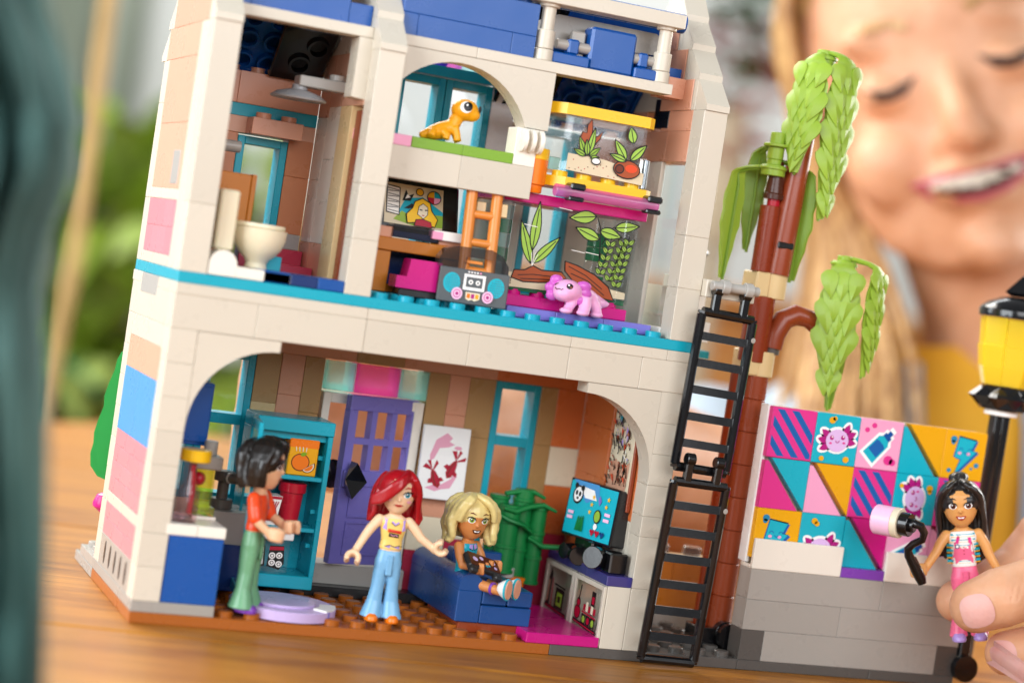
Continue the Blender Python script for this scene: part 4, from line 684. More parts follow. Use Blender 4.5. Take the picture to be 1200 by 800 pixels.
# fish tanks
for x0, x1 in [(101, 117), (117, 133), (133, 149)]: solo('violet_tile', {101: 'dark violet floor tile next to the boombox under the large tank', 117: 'dark violet floor tile under the front feet of the pink axolotl', 133: 'dark violet floor tile nearest the right column'}[x0], 'floor tile', MB().use('violet').box(x0+.06, x1-.06, 8, 16, 31*P+.08, 32*P, .2), group='violet tiles under the large tank')
t = thing('large_tank', 'large clear fish tank with magenta lid and printed water plants', 'fish tank', (120, 26, 32*P))
tb = MB().use('magenta').box(100, 141.6, 11.5, 44, 32*P+.05, 33.1*P, .25)
for i in range(5): tb.stud(105+8*i, 15.6, 33.1*P)
part('base', tb, t); part('lid', MB().use('magenta').box(97, 144.2, 12.5, 45, 133.6, 136.7, .25), t)
b = MB().use('tglass').box(99.6, 141.8, 12.6, 13.3, 33.6*P, 133.5, .1).box(99.6, 100.3, 13.3, 43, 33.6*P, 133.5, .1).box(141.1, 141.8, 13.3, 43, 33.6*P, 133.5, .1); part('glass_panel', b, t)
b = MB().use('tglass').cyl((138.6, 13, 33.2*P), 2.2, 27, seg=18); part('corner_post', b, t); part('corner_post', MB().use('tglass').cyl((101.5, 14, 33.2*P), 1.6, 27, seg=18), t)
for k, m in enumerate(['green', 'tcyan', 'green', 'tcyan', 'green', 'tcyan']): part('water_plant', MB().use('tgreen' if m == 'green' else m).cyl((102.4, 27, 33.2*P+k*4.4), 3.4, 4.3, seg=18), t)
for k, m in enumerate(['tglass', 'tgreen', 'tglass', 'tgreen', 'tgreen', 'tglass']): part('water_plant', MB().use(m).cyl((137, 31, 33.2*P+k*4.4), 3.4, 4.3, seg=18), t)
part('water_line', MB().use('tgreen').box(100.4, 141, 13.4, 42, 107.0, 108.6, .1), t)
b = MB(); p = Print(b, (99.6, 12.55, 107.6), (1, 0, 0), (0, 0, 1), base=.04, step=.02)
p.poly([(2, .4), (41, 1.4), (41, 3.4), (30, 4.6), (18, 4.2), (2, 4.8)], 'print_sand')
for k in range(16): p.ellipse(3+(k*37 % 37), 1.4+(k*7 % 5)*.5, .22, .18, 'print_inkbrown', n=6, layer=(k == 0))
p.outlined([(3, 3.2), (3.6, 5.6), (7, 6), (9.5, 7.6), (12.5, 6.6), (19, 7), (21, 5.2), (17, 3.6), (12, 2.8), (7, 2.4)], 'print_logbrown', .4); p.line([(5, 4.2), (10, 5), (18, 5.2)], .25, 'print_ink').line([(6, 3.2), (12, 3.8), (17, 4.2)], .25, 'print_ink')
p.outlined([(20, 7.4), (19.6, 10.4), (24, 9.6), (30, 7.6), (35, 4.6), (37.4, .6), (33, .8), (28, 3.4), (23, 4.8)], 'print_logbrown', .4); p.line([(21, 9), (27, 7), (33, 3.6)], .25, 'print_ink').line([(22, 7), (28, 5.4), (34, 1.8)], .25, 'print_ink')
p.leaf(8.6, 8, 13.5, 3.2, 1.95, 'print_leafink', lw=.35); p.leaf(9, 8.2, 12, 3.0, .86, 'print_leafink', lw=.35); p.leaf(8.4, 12, 15, 3.2, 1.55, 'print_leafink', lw=.35)
for a in (1.75, 1.45, 1.2): p.line([(9, 7.5), (9+4*cos(a), 7.5+4*sin(a))], .18, 'print_paperwhite')
p.line([(31, 8), (30.2, 16), (29.4, 22), (28, 25)], .35, 'print_ink').line([(30.6, 17), (33, 22), (34, 23)], .3, 'print_ink')
for (u, v, L, wd, a) in [(27.6, 25.2, 9, 3.8, pi+.18), (34, 22.6, 8.4, 3.2, .2), (29.2, 21.2, 7.6, 3.4, -.15), (29.6, 18.4, 8.8, 3.4, pi-.3)]: p.leaf(u, v, L, wd, a, 'print_leafink', lw=.38)
for (u0, v0, n, dx) in [(31.4, 8, 5, .35), (34.4, 6.4, 6, .45), (36.6, 4.8, 7, .25)]:
    p.line([(u0, v0), (u0+dx*n*1.2, v0+n*2.3)], .25, 'print_ink')
    for k in range(n):
        for sgn in (-1, 1): p.leaf(u0+dx*k*1.2, v0+k*2.2, 2.7, 1.4, pi/2-sgn*.75, 'print_leafink', lw=.25, n=4)
for (u, v) in [(14, 26), (20, 14), (24.6, 14), (3.5, 19.5)]: p.line([(u, v), (u+4.4, v-.3)], .2, 'print_paperwhite')
part('plant_print', b, t)
t = thing('small_tank', 'small clear fish tank with yellow lid standing on the large tank', 'fish tank', (124, 18, 44*P))
oct_ = lambda x0, x1, y0, y1, c, z: [(x0+c, y0, z), (x1-c*.5, y0, z), (x1, y0+c*.5, z), (x1, y1, z), (x0, y1, z), (x0, y0+c, z)]
part('lid', MB().use('brightyellow').loft([oct_(105.8, 141, 8, 34, 5, 161.6), oct_(105.8, 141, 8, 34, 5, 164.9)]), t); part('base', MB().use('brightyellow').loft([oct_(108.6, 143, 8, 34, 5, 139.9), oct_(108.6, 143, 8, 34, 5, 143.0)]).stud(113, 12, 143).stud(121, 12, 143).stud(129, 12, 143).stud(137, 12, 143), t)
b = MB().use('tglass').loft([oct_(109.2, 140.4, 8.8, 32, 4.4, 144.6), oct_(109.2, 140.4, 8.8, 32, 4.4, 161.5)]).loft([oct_(110, 139.6, 9.6, 31, 4.2, 145.2), oct_(110, 139.6, 9.6, 31, 4.2, 161)]); part('glass_panel', b, t); part('corner_post', MB().use('chrome').cyl((139.8, 9.6, 143.2), 1.0, 9, seg=12), t)
part('water_block', MB().use('tcyan').box(109.6, 113, 13, 18, 144.8, 148.6, .2), t)
b = MB(); p = Print(b, (113.4, 8.75, 143.8), (1, 0, 0), (0, 0, 1), base=.04, step=.02)
p.poly([(0, 1.4), (25.6, .4), (25.6, 4), (12, 6.2), (0, 6.4)], 'print_sand')
for k in range(22): p.ellipse(1+(k*41 % 24), 2+(k*7 % 5)*.7-.04*(k*41 % 24), .22, .18, ['print_inkbrown', 'print_redink'][k % 2], n=6, layer=(k == 0))
p.outlined([(3, 7), (4.2, 9.4), (3.2, 11.6), (3.6, 13.4), (5, 13.2), (5, 15.6), (6.2, 17.6), (6.8, 15), (6.8, 12), (8.8, 12.8), (10.2, 14.4), (9.6, 12), (7.4, 9), (7, 7)], 'print_logbrown', .35)
for (u, v, L, wd, a) in [(5.6, 6.6, 6, 2, 2.05), (6.6, 6.6, 8.6, 2.2, 1.45), (5.8, 6.4, 4.6, 1.7, 2.8), (6.8, 6.4, 4.6, 1.8, .75), (6.2, 6.4, 5, 1.8, 1.75), (7.2, 6, 3, 1.4, .2)]: p.leaf(u, v, L, wd, a, 'print_lime' if L < 8 else 'print_leafink', lw=.3, n=5)
p.ellipse(9.2, 5.2, 1.6, 1.1, 'print_ink').ellipse(9.2, 5.3, 1.3, .8, 'print_paperwhite')
p.ellipse(19.6, 4.4, 4.6, 2.9, 'print_ink').ellipse(19.6, 4.4, 4.25, 2.55, 'print_logbrown').ellipse(17.2, 4.2, 1.6, 1.5, 'print_ink').ellipse(17.2, 4.2, 1.2, 1.1, 'print_inkbrown').ellipse(21, 4.8, 2, 1.2, 'print_tomato')
for (u, v, L, wd, a) in [(19, 7, 7.4, 2.8, 2.25), (20.2, 7.2, 7.2, 2.8, .85), (19, 6.8, 6, 2, 2.9), (20.5, 12.4, 5.2, 3.0, 1.9)]: p.leaf(u, v, L, wd, a, 'print_leafink', lw=.35)
part('plant_print', b, t)
t = thing('carry_bar', 'clear magenta rod clipped in front of the yellow tank base', 'rod', (128, 5, 138)); part('rod', MB().use('tmagenta').cyl((109.8, 6, 138.6), 1.9, 34, 'x', 18), t)
for x in (114, 139.6): part('clip', MB().use('shinyblack').box(x, x+5, 3.6, 10, 139.4, 141.4, .5).box(x, x+5, 3.9, 8, 136, 137.4, .4), t)
solo('black_latch', 'small black latch lying on the left end of the magenta lid', 'latch', MB().use('shinyblack').prism([(97.6, 136.8), (97.9, 139.4), (99, 140.6), (104, 140.2), (105, 139), (105, 136.8)], 13, 19, 'y'))
t = thing('orange_cup', 'orange cup with yellow rim on the magenta tank lid', 'cup', (103, 9, 137)); part('cup', MB().use('orange').lathe([(3.0, 0), (3.2, .4), (3.2, 2.2), (3.9, 2.6), (4.0, 10)], (104.6, 12, 136.8), seg=24), t); part('rim', MB().use('brightyellow').cyl((104.6, 12, 146.8), 4.0, 3.4, seg=24), t)
def rot_of(d, up=(0, 0, 1)): return Vector(d).to_track_quat('Z', 'Y').to_matrix()
# axolotl
def axolotl():
    t = thing('axolotl', 'pink toy axolotl standing in front of the large fish tank', 'axolotl', (124, 8, 102.4))
    b = MB()
    b.ball((118.6, 5.6, 109.4), (4.6, 3.7, 3.3), 18, 12).ball((117.4, 5.2, 108.2), (3.4, 3.2, 2.4), 16, 10)
    b.tube([(120.5, 6, 108.5), (124, 7.5, 108.6), (127.5, 9, 107.6), (131, 10.4, 106.6), (134.8, 11.4, 106.8)], [2.7, 3.1, 2.9, 1.9, .8], 14)
    for pts, r in [([(121.6, 5.6, 108), (120, 5.2, 105), (118.6, 4.2, 103.1)], [1.8, 1.5, 1.5]), ([(124.4, 5.2, 108), (124.6, 4.6, 105.4), (123.8, 3.4, 103.2)], [2, 1.9, 1.9]), ([(128, 8, 107.4), (129.4, 7, 105), (129.4, 5.8, 103.2)], [2, 1.7, 1.6]), ([(122, 9.8, 107), (121.6, 10.8, 103.2)], [1.7, 1.4])]:
        b.tube(pts, r, 12); e = pts[-1]; b.ball((e[0]-.3, e[1]-.4, 103.3), (2.1, 1.9, 1.0), 12, 8)
    b.tube([(125, 9, 111), (128, 10, 110), (132, 11, 108.2), (135.6, 11.6, 107)], [.6, .9, 1.1, .5], 8, .4, (1, 0, 0))
    r = remesh(b, .32, 4); o = part('body', r, t, 'axo'); r.names = []
    bv = bvh_of(r)
    g = MB().use('orchid')
    for (x, y, z, a) in [(123.4, 5.0, 111.2, .3), (123.9, 5, 109.2, -.1), (123.2, 4.8, 107, -.6)]: g.ball((x, y, z), (2.6, 1.3, 1.7), 12, 8)
    for (x, y, z) in [(115.4, 7.6, 112), (114, 7.6, 109.6), (114.6, 7.2, 107.3)]: g.ball((x, y, z), (2.2, 1.3, 1.7), 12, 8)
    g1 = remesh(g, .3, 3); part('gills', g1, t, 'orchid')
    f = MB(); p = Print(f, (118.0, 5.6, 109.2), (.93, -.36, 0), (0, 0, 1), bv, .06, .03)
    p.ellipse(1.0, 1.4, 1.0, .85, 'print_ink').ellipse(.7, 1.7, .3, .25, 'print_cloudwhite').ellipse(1.4, 1.2, .3, .2, 'print_logbrown').line([(-3.4, 1.2), (-2.9, 1.7), (-2.4, 1.9)], .22, 'print_ink').line([(-3.2, .6), (-2.6, .1), (-2, .4), (-1.4, .1), (-.8, .5)], .28, 'print_ink')
    part('face_print', f, t)
axolotl()
def gecko():
    t = thing('gecko', 'small orange toy lizard with big eyes sitting on the green sill', 'toy lizard', (74, 14, 147.2)); b = MB()
    b.ball((80.5, 13, 157.6), (4.2, 3.6, 3.3), 16, 10).ball((82.4, 12.4, 156.6), (2.8, 2.6, 2.2), 14, 8).tube([(79, 13.4, 156), (77.6, 13.6, 152.5), (74.6, 13.8, 150.6), (71.6, 14, 149.4), (68, 14, 148.2)], [2.0, 2.2, 2.7, 2.2, .8], 12)
    for pts in [[(77.8, 12, 152), (78.6, 11.4, 149.6), (78.8, 11, 148)], [(74, 12, 150.4), (75.4, 10.8, 149.2), (75, 10.6, 148)], [(71.5, 12.4, 150), (70.6, 11.2, 148.2)], [(79, 15, 151), (80.5, 15, 148)]]: b.tube(pts, [1.3, 1.2, 1.2][:len(pts)], 10)
    r = remesh(b, .3, 3); part('body', r, t, 'gecko'); bv = bvh_of(r); f = MB(); p = Print(f, (80.5, 13, 158), (.93, -.36, 0), (0, 0, 1), bv, .08, .04)
    p.ellipse(.4, .3, 1.75, 1.7, 'print_cloudwhite').ellipse(.9, .5, 1.3, 1.35, 'print_ink').ellipse(.6, .9, .32, .32, 'print_cloudwhite').ellipse(4.4, .3, .5, 1.1, 'print_ink'); part('face_print', f, t)
gecko()
# ================================================================== mural wall, ladder, palm, street lamp
t = thing('mural_wall', 'low grey brick wall carrying fifteen colourful painted tiles beside the palm', 'mural wall', (232, 4, P))
wb = lambda *a, **k: brick(*a, t, **k)
for z0, z1, cuts in [(1, 4, [200, 264]), (4, 7, [226]), (7, 10, [240])]:
    xs = [192]+cuts+[272]
    for a, b_ in zip(xs, xs[1:]): wb(a, b_, 0, 8, z0*P, z1*P, 'darkgrey' if z0 == 1 and (a == 192 or a == 264) else 'grey', name='brick')
wb(224, 240, 0, 8, 10*P, 11*P, 'purple', name='plate')
for x0 in (192, 240): 
    part('white_panel', MB().use('panelwhite').box(x0+.05, x0+31.95, 0, 1.6, 10*P+.03, 13*P, .25).box(x0+.05, x0+31.95, 1.7, 8, 10*P+.03, 10*P+1.2, .1), t)
part('backing', MB().use('white').box(193, 272, 5.4, 9.5, 10*P+1.4, 83, .2), t); part('edge_strip', MB().use('pure').box(191.6, 193, 4.4, 9.4, 10*P+1.4, 83.4, .2), t)
ZB = 11*P; TY = 2.0
def mtile(c, r, base):
    b = MB().use(base).box(192+c*16+.06, 208+c*16-.06, TY, TY+3.2, ZB+r*16+.06, ZB+(r+1)*16-.06, .2); return b, Print(b, (192+c*16, TY, ZB+r*16), (1, 0, 0), (0, 0, 1), step=.02, base=.03)
def clip(poly, x0, x1, y0, y1):
    for ax, lim, s in ((0, x0, 1), (0, x1, -1), (1, y0, 1), (1, y1, -1)):
        out = []
        for i in range(len(poly)):
            a, b = poly[i-1], poly[i]; ia, ib = (a[ax]-lim)*s >= 0, (b[ax]-lim)*s >= 0
            if ia != ib: q = (lim-a[ax])/(b[ax]-a[ax]); out.append((a[0]+(b[0]-a[0])*q, a[1]+(b[1]-a[1])*q))
            if ib: out.append(b)
        poly = out
        if not poly: break
    return poly
def stripes(p):
    for k in range(-1, 4):
        o = 2.0+k*5.2-11; q = clip([(o, 15.4), (o+2.6, 15.4), (o+2.6+14, -1), (o+14, -1)], .7, 15.3, .7, 15.3)
        if len(q) > 2: p.poly(q, 'print_bluestripe', layer=(k == -1))
def axo(p, cx, cy, a, s=1.0, spots=True):
    R = lambda u, v: (cx+s*(u*cos(a)-v*sin(a)), cy+s*(u*sin(a)+v*cos(a)))
    G = [(-4.2, 2.3, 2.45), (-5.2, .2, 2.9), (-4.6, -2.2, 3.5), (3.6, 3.4, 1.1), (5.2, 1.6, .45), (5.0, -.8, -.15)]
    p.ellipse(*R(0, 0), 5.1*s, 4.6*s, 'print_cloudwhite', rot=a)
    for u, v, g in G: p.ellipse(*R(u, v), 2.9*s, 1.8*s, 'print_cloudwhite', rot=g+a, layer=False)
    p.h += .02
    for u, v, g in G: p.leaf(*R(u-1.7*cos(g), v-1.7*sin(g)), 3.9*s, 2.3*s, g+a, 'print_berry', None)
    p.ellipse(*R(0, -.1), 4.3*s, 3.8*s, 'print_lilacpink', rot=a)
    for u in (-2.1, 2.1): p.ellipse(*R(u, .9), .75*s, .8*s, 'print_berry').ellipse(*R(u+.2, 1.2), .28*s, .28*s, 'print_cloudwhite').ellipse(*R(u*1.2, -.9), .55*s, .35*s, 'print_hotpink')
    p.line([R(-.7, -.1), R(-.4, -.6), R(0, -.8), R(.4, -.6), R(.7, -.1)], .28*s, 'print_berry')
def bolt(p, cx, cy, s=1.0, flip=1):
    S = [(-3.2, 6.0), (3.6, 5.2), (2.2, 1.8), (4.4, 1.4), (-3.6, -7.2), (-1.7, -1.6), (-4.4, -.9)]
    f = lambda q, dx=0, dy=0: (cx+s*flip*(q[0]+dx), cy+s*(q[1]+dy))
    p.poly([f(q, .7, -.4) for q in S], 'print_bluestripe').poly([f(q) for q in S], 'print_aqua').line([f(q) for q in S]+[f(S[0]), f(S[1])], .45*s, 'print_bluestripe')
    for u in (-2, 1.4): p.line([f((u-.8, 1.6)), f((u-.3, 2.2)), f((u+.3, 2.2)), f((u+.8, 1.6))], .25, 'print_bluestripe'); p.ellipse(*f((u-.4, .5)), .7*s, .5*s, 'print_pink')
    p.line([f((-.9, 1)), f((-.3, .5)), f((.2, .5)), f((.6, 1))], .25, 'print_bluestripe')
def bottle(p, cx, cy, a, s=1.0):
    R = lambda u, v: (cx+s*(u*cos(a)-v*sin(a)), cy+s*(u*sin(a)+v*cos(a)))
    o = [(-5.2, -2.8), (2.8, -2.6), (3.8, -1.6), (5.4, -1.6), (5.4, -.9), (7, -.9), (7, .9), (5.4, .9), (5.4, 1.6), (3.8, 1.6), (2.8, 2.6), (-5.2, 2.8)]
    p.poly([R(u*1.17+(.2 if u > 0 else -.2), v*1.35) for u, v in o], 'print_cloudwhite').poly([R(*q) for q in o], 'print_aqua').poly([R(*q) for q in [(-3, -2.2), (1.4, -2.2), (1.8, -1), (1.8, 1), (1.4, 2.2), (-3, 2.2)]], 'print_bluestripe').poly([R(*q) for q in [(3.9, -1.6), (5.4, -1.6), (5.4, -.9), (7, -.9), (7, .9), (5.4, .9), (5.4, 1.6), (3.9, 1.6)]], 'print_bluea')
def spots(p, L):
    for u, v, r, c in L: p.ellipse(u, v, r, r*.9, 'print_'+c, layer=False)
def finish_tile(b, lab): part('tile', b, t, label=lab)
b, p = mtile(0, 2, 'hotpink'); p.poly([(.3, .3), (15.7, .3), (15.7, 15.7), (.3, 15.7)], 'print_hotpink'); stripes(p); finish_tile(b, 'pink tile with blue diagonal stripes')
b, p = mtile(1, 2, 'aqua'); axo(p, 8.2, 7.8, .1, .95); spots(p, [(5.4, 14, 1.2, 'gold'), (6.3, 14.6, .8, 'gold'), (3.4, 1.6, .9, 'gold'), (12.2, 2.0, 1.1, 'gold')]); finish_tile(b, 'turquoise tile with a smiling pink axolotl')
b, p = mtile(2, 2, 'pink'); p.poly([(.3, .3), (15.7, .3), (15.7, 15.7), (.3, 15.7)], 'print_pink'); bottle(p, 7.4, 7.4, .85, .95); spots(p, [(2.6, 12.4, .9, 'hotpink'), (5, 14, .95, 'hotpink'), (11.8, 3.4, 1.7, 'hotpink'), (13.4, 2.9, 1.2, 'hotpink')]); finish_tile(b, 'pink tile with a blue spray bottle')
b, p = mtile(4, 2, 'gold'); bolt(p, 8.4, 8.2, .98); spots(p, [(3.2, 13, 1.2, 'boltblue'), (3.1, 12, .8, 'boltblue'), (2.9, 2.8, .8, 'boltblue'), (13, 5.2, .9, 'boltblue'), (11.2, 4, .5, 'boltblue')]); finish_tile(b, 'yellow tile with a blue lightning bolt')
def tri(c, r, up, lo, gap=.1):
    x0, z0 = 192+c*16, ZB+r*16
    part('triangle_tile', MB().use(up).prism([(x0+2.2, z0+15.94), (x0+15.9, z0+15.94), (x0+15.9, z0+.3)], TY, TY+3.2, 'y'), t); part('triangle_tile', MB().use(lo).prism([(x0+.06, z0+.06), (x0+.06, z0+14.9), (x0+1.2, z0+14.9), (x0+13.8, z0+.06)], TY, TY+3.2, 'y'), t)
tri(3, 2, 'gold', 'aqua'); tri(0, 1, 'aqua', 'hotpink'); tri(1, 1, 'gold', 'pink'); tri(2, 0, 'magenta', 'aqua')
b, p = mtile(2, 1, 'hotpink'); p.poly([(.3, .3), (15.7, .3), (15.7, 15.7), (.3, 15.7)], 'print_hotpink'); stripes(p); finish_tile(b, 'pink tile with blue diagonal stripes')
b, p = mtile(3, 1, 'aqua'); axo(p, 7.8, 8.2, pi/2+.05, .95); spots(p, [(2.2, 12, .8, 'gold'), (12.8, 12, 1.2, 'gold'), (13, 10.8, .8, 'gold')]); finish_tile(b, 'turquoise tile with a sideways axolotl')
b, p = mtile(4, 1, 'hotpink'); p.poly([(.3, .3), (15.7, .3), (15.7, 15.7), (.3, 15.7)], 'print_hotpink'); stripes(p); finish_tile(b, 'striped tile behind the dark haired figure')
b, p = mtile(0, 0, 'gold'); bolt(p, 8.0, 6.8, .98); spots(p, [(3.4, 13, 1.2, 'boltblue'), (3.2, 12, .8, 'boltblue')]); finish_tile(b, 'yellow tile with a bolt half hidden by the white panel')
b, p = mtile(1, 0, 'aqua'); axo(p, 8, 4.8, .05, .95); spots(p, [(4.6, 13.6, 1.1, 'gold'), (5.6, 12.8, .9, 'gold')]); finish_tile(b, 'turquoise tile with an axolotl half hidden by the white panel')
b, p = mtile(3, 0, 'pink'); p.poly([(.3, .3), (15.7, .3), (15.7, 15.7), (.3, 15.7)], 'print_pink'); bottle(p, 8, 6.2, .55, .9); spots(p, [(4, 13.4, 1.4, 'hotpink'), (5.4, 12.8, 1, 'hotpink')]); finish_tile(b, 'pink tile with a bottle behind the roller handle')
tri(4, 0, 'hotpink', 'pink')
# black folding ladder
t = thing('folding_ladder', 'black two-part toy ladder hanging in front of the right house corner', 'ladder', (167, -5, 2))
def lad(x0, z0, W, L, n, lean, roll, yy):
    T = Matrix.Translation((x0, yy, z0)) @ Matrix.Rotation(radians(roll), 4, 'Y') @ Matrix.Rotation(radians(lean), 4, 'X')
    r = 1.4; b = MB().use('shinyblack'); c = 1.6
    loop = [(r, 0, c), (r, 0, L-c), (c, 0, L-r*.6), (W-c, 0, L-r*.6), (W-r, 0, L-c), (W-r, 0, c), (W-c, 0, r*.6), (c, 0, r*.6)]
    for i in range(8): b.tube([loop[i], loop[(i+1) % 8]], r*1.05, 10, cap=True)
    part('ladder_frame', xf(b, T), t)
    for k in range(1, n+1):
        z = L*k/(n+1); part('rung', xf(MB().use('shinyblack').prism([(-1.1, z-1.2), (1.1, z-1.2), (1.1, z+.6), (.4, z+1.3), (-.6, z+1.3)], r*1.4, W-r*1.4, 'x'), T), t)
    for x in (W*.26, W*.74): part('hinge_arm', xf(MB().use('shinyblack').box(x-1.3, x+1.3, -1.3, 1.0, L-1, L+6.6, .4).cyl((x-1.4, 0, L+6.2), 1.9, 2.8, 'x', 16), T), t)
    part('pin_hole', xf(MB().use('grey').cyl((W-.9, -1.5, L*.86), .9, .6, 'y', 12), T), t)
lad(153.6, 2.0, 20.6, 56.5, 6, 1.5, 1.4, -7.4); lad(155.6, 61.0, 20.4, 49.2, 5, -1.0, 2.2, -6.0)
t2 = thing('hinge_bar', 'light grey clip bar holding the top of the black ladder', 'clip', (168, -3, 117)); part('bar', MB().use('lightgrey').cyl((160.5, -5.6, 117.4), 1.5, 16, 'x', 18).cyl((163.6, -5.6, 117.4), 2.3, 2.6, 'x', 18).cyl((171.6, -5.6, 117.4), 2.3, 2.6, 'x', 18), t2); part('mount', MB().use('white').box(160.1, 177, -3, 5, 113.6, 119, .3), t2)
# palm
palm = thing('palm_tree', 'toy palm with red brown trunk and lime drooping fronds beside the mural', 'toy tree', (198, 18, P))
tb = lambda pts, r, m, n='trunk_segment', seg=18: part(n, MB().use(m).tube(pts, r, seg), palm)
for k in range(8): part('trunk_segment', MB().use('redbrown').cyl((199.0, 18, 9.6+k*10.6), 4.0, 10.5, seg=22), palm)
part('trunk_segment', MB().use('brown').cyl((193.8, 20, 9.6), 2.6, 84, seg=16), palm)
part('trunk_clip', MB().use('shinyblack').box(190, 204, 13, 23, P+.1, 10, .3).cyl((199, 11.5, 9), 3.6, 3, 'y', 20), palm); part('trunk_ring', MB().use('shinyblack').lathe([(2.6, 0), (4.2, 0), (4.2, 2), (2.6, 2)], (199.5, 9, 8.2), 'y', 22), palm)
for (z0, xs, w_, m) in [(91.2, 192.6, 11.4, 'tan'), (116.2, 191.8, 12.4, 'tan')]: part('trunk_collar', MB().use(m).box(xs, xs+5, 14, 24, z0, z0+8, .5).cyl((xs+w_-4.4, 18, z0), 4.5, 8, seg=20), palm)
part('trunk_segment', MB().use('brown').cyl((196.5, 18, 95.5), 4.6, 21, seg=20), palm)
P0 = at(906, 408, 652); P1 = at(976, 402, 660)
part('peg', MB().use('darkgrey').cyl((202.4, 17, 98.6), 2.6, 3, seg=16), palm)
part('branch', MB().use('redbrown').tube([(202.4, 17, 100.6), (202.8, 17, 105), (205, 17, 110), (209, 16.6, 112.2), (213.6, 16, 111.6), (220, 15, 107.5), (227, 14, 102.6)], [3.3, 3.4, 3.5, 3.4, 3.0, 2.7, 2.5], 18), palm)
part('twig', MB().use('redbrown').tube([(221, 15.6, 105), (221.6, 15, 116), (221.5, 13.4, 129)], [2.2, 1.8, 1.8], 12), palm)
part('leaning_trunk', MB().use('redbrown').tube([(199.8, 17, 124), (200.8, 17, 145), (202.2, 17.4, 165), (203.8, 18, 186), (204.6, 18.6, 195)], [4.3, 4.2, 3.6, 3.1, 2.6], 22), palm)
part('slot', MB().use('black').box(196.8, 202.4, 12.6, 13.4, 132.4, 134.4, .3), palm)
part('side_trunk', MB().use('brown').cyl((194.2, 17, 124.2), 3.2, 21, seg=18), palm); part('side_trunk', MB().use('red').cyl((195, 17, 145), 2, 3, seg=14), palm); part('cone', MB().use('cocoa').lathe([(3.3, 0), (3.3, 1.6), (2.9, 2), (1.9, 12)], (194.6, 17, 147.4), seg=18), palm)
hubs = [((205.3, 17.5, 194.6), 'hub_top', 0), ((193.2, 17, 157.6), 'hub_mid', 1), ((221.5, 13, 131), 'hub_low', 2)]
LEAF = None
def frond_leaf():
    b = MB().use('leaf'); n = 8; L, W = 9.4, 5.6
    out = [(W/2*sin(pi*min(1, .12+.88*(i/n)**.62)), -L*i/n) for i in range(n+1)]
    vs = [(0, .35, .6)] ; rows = []
    b2 = []
    for i in range(n+1):
        x, z = out[i][0], out[i][1]; b2.append([(-x, .15, z), (0, 0.75*sin(pi*min(1, (i+.9)/(n+1.6)))+.15, z), (x, .15, z)])
    flat = [q for r in b2 for q in r]; back = [(q[0], -.35, q[2]) for q in flat]
    N_ = len(flat); fs = []
    for i in range(n):
        for j in range(2): a = i*3+j; fs += [(a, a+1, a+4, a+3), (N_+a, N_+a+3, N_+a+4, N_+a+1)]
        fs += [(i*3, i*3+3, N_+i*3+3, N_+i*3), (i*3+2, N_+i*3+2, N_+i*3+5, i*3+5)]
    b.add(flat+back, fs); return b
def frond(base, az, L, out, W, m='leaf', lean=0, taper=1.0, rows=7, drop=2.0, tw=0):
    "a drooping toy frond: a bent blade whose outer side is covered with overlapping leaves"
    global LEAF
    ca, sa = cos(az), sin(az); base = Vector(base)
    def S(t):
        "spine point: out along az then down"
        if t < .22: q = t/.22; return Vector((ca*out*sin(q*pi/2), sa*out*sin(q*pi/2), drop*(1-(1-cos(q*pi/2))*1.6)))
        q = (t-.22)/.78; return Vector((ca*(out+lean*q), sa*(out+lean*q), drop*(-.6)-q*L))
    cb, sb = cos(az+tw), sin(az+tw); side = Vector((-sb, cb, 0)); rings = []; N_ = 18
    for i in range(N_+1):
        t = i/N_; c = base+S(t); d = (S(min(1, t+.02))-S(max(0, t-.02))).normalized(); nrm = side.cross(d); 
        if nrm.dot(Vector((cb, sb, .6))) < 0: nrm = -nrm
        ww = W*.42*(.25+.75*min(1, (t/.36)**1.5))*(1 if t < .6 else 1-.78*taper*(t-.6)/.4)*(1+.07*sin(t*34))
        rings.append([c+side*ww+nrm*-.2, c+side*ww*.5+nrm*.35, c+nrm*.5, c-side*ww*.5+nrm*.35, c-side*ww-nrm*.2, c-side*ww*.9-nrm*.9, c-nrm*.4, c+side*ww*.9-nrm*.9])
    b = MB().use(m).loft(rings); f = part('frond', b, palm, ang=50)
    b2 = MB().use('leafdark').tube([base+S(i/10)-Vector((ca, sa, 0))*.8*(1 if i > 2 else 0)-Vector((0, 0, .7)) for i in range(11)], .55, 6); part('midrib', b2, f)
    if LEAF is None: o = fin('leaf', frond_leaf(), None); LEAF = o.data; bpy.data.objects.remove(o)
    for r in range(rows):
        t = .235+.69*r/rows; n = (3, 2)[r % 2] if t < .74 else (2 if r % 2 else 1)
        c = base+S(t); d = (S(t+.03)-S(t-.03)).normalized(); nrm = side.cross(d)
        if nrm.dot(Vector((cb, sb, .6))) < 0: nrm = -nrm
        for k in range(n):
            u = (k-(n-1)/2); ww = W*.33*(1 if t < .6 else 1-.4*(t-.6)/.3)
            sc = (W/12.5)*(1 if t < .55 else 1-.3*(t-.55)/.4)*(L/50)**.3*1.14*(.8 if r == 0 else 1); Z = (-d-nrm*.2+side*u*.2).normalized()
            Y = (nrm+side*u*.2).normalized(); Y = (Y-Z*Y.dot(Z)).normalized(); X = Y.cross(Z)
            Mx = Matrix((X, Y, Z)).transposed().to_4x4() @ Matrix.Scale(sc, 4); pos = c+nrm*.5+side*u*ww; Mx.translation = (pos-OFF[palm.name])*MM
            o = bpy.data.objects.new('leaf', LEAF); COL.objects.link(o); o.parent = f; o.matrix_parent_inverse = Matrix.Identity(4); o.matrix_local = Mx
fa = atan2(-.931, -.363)      # azimuth pointing back at the camera
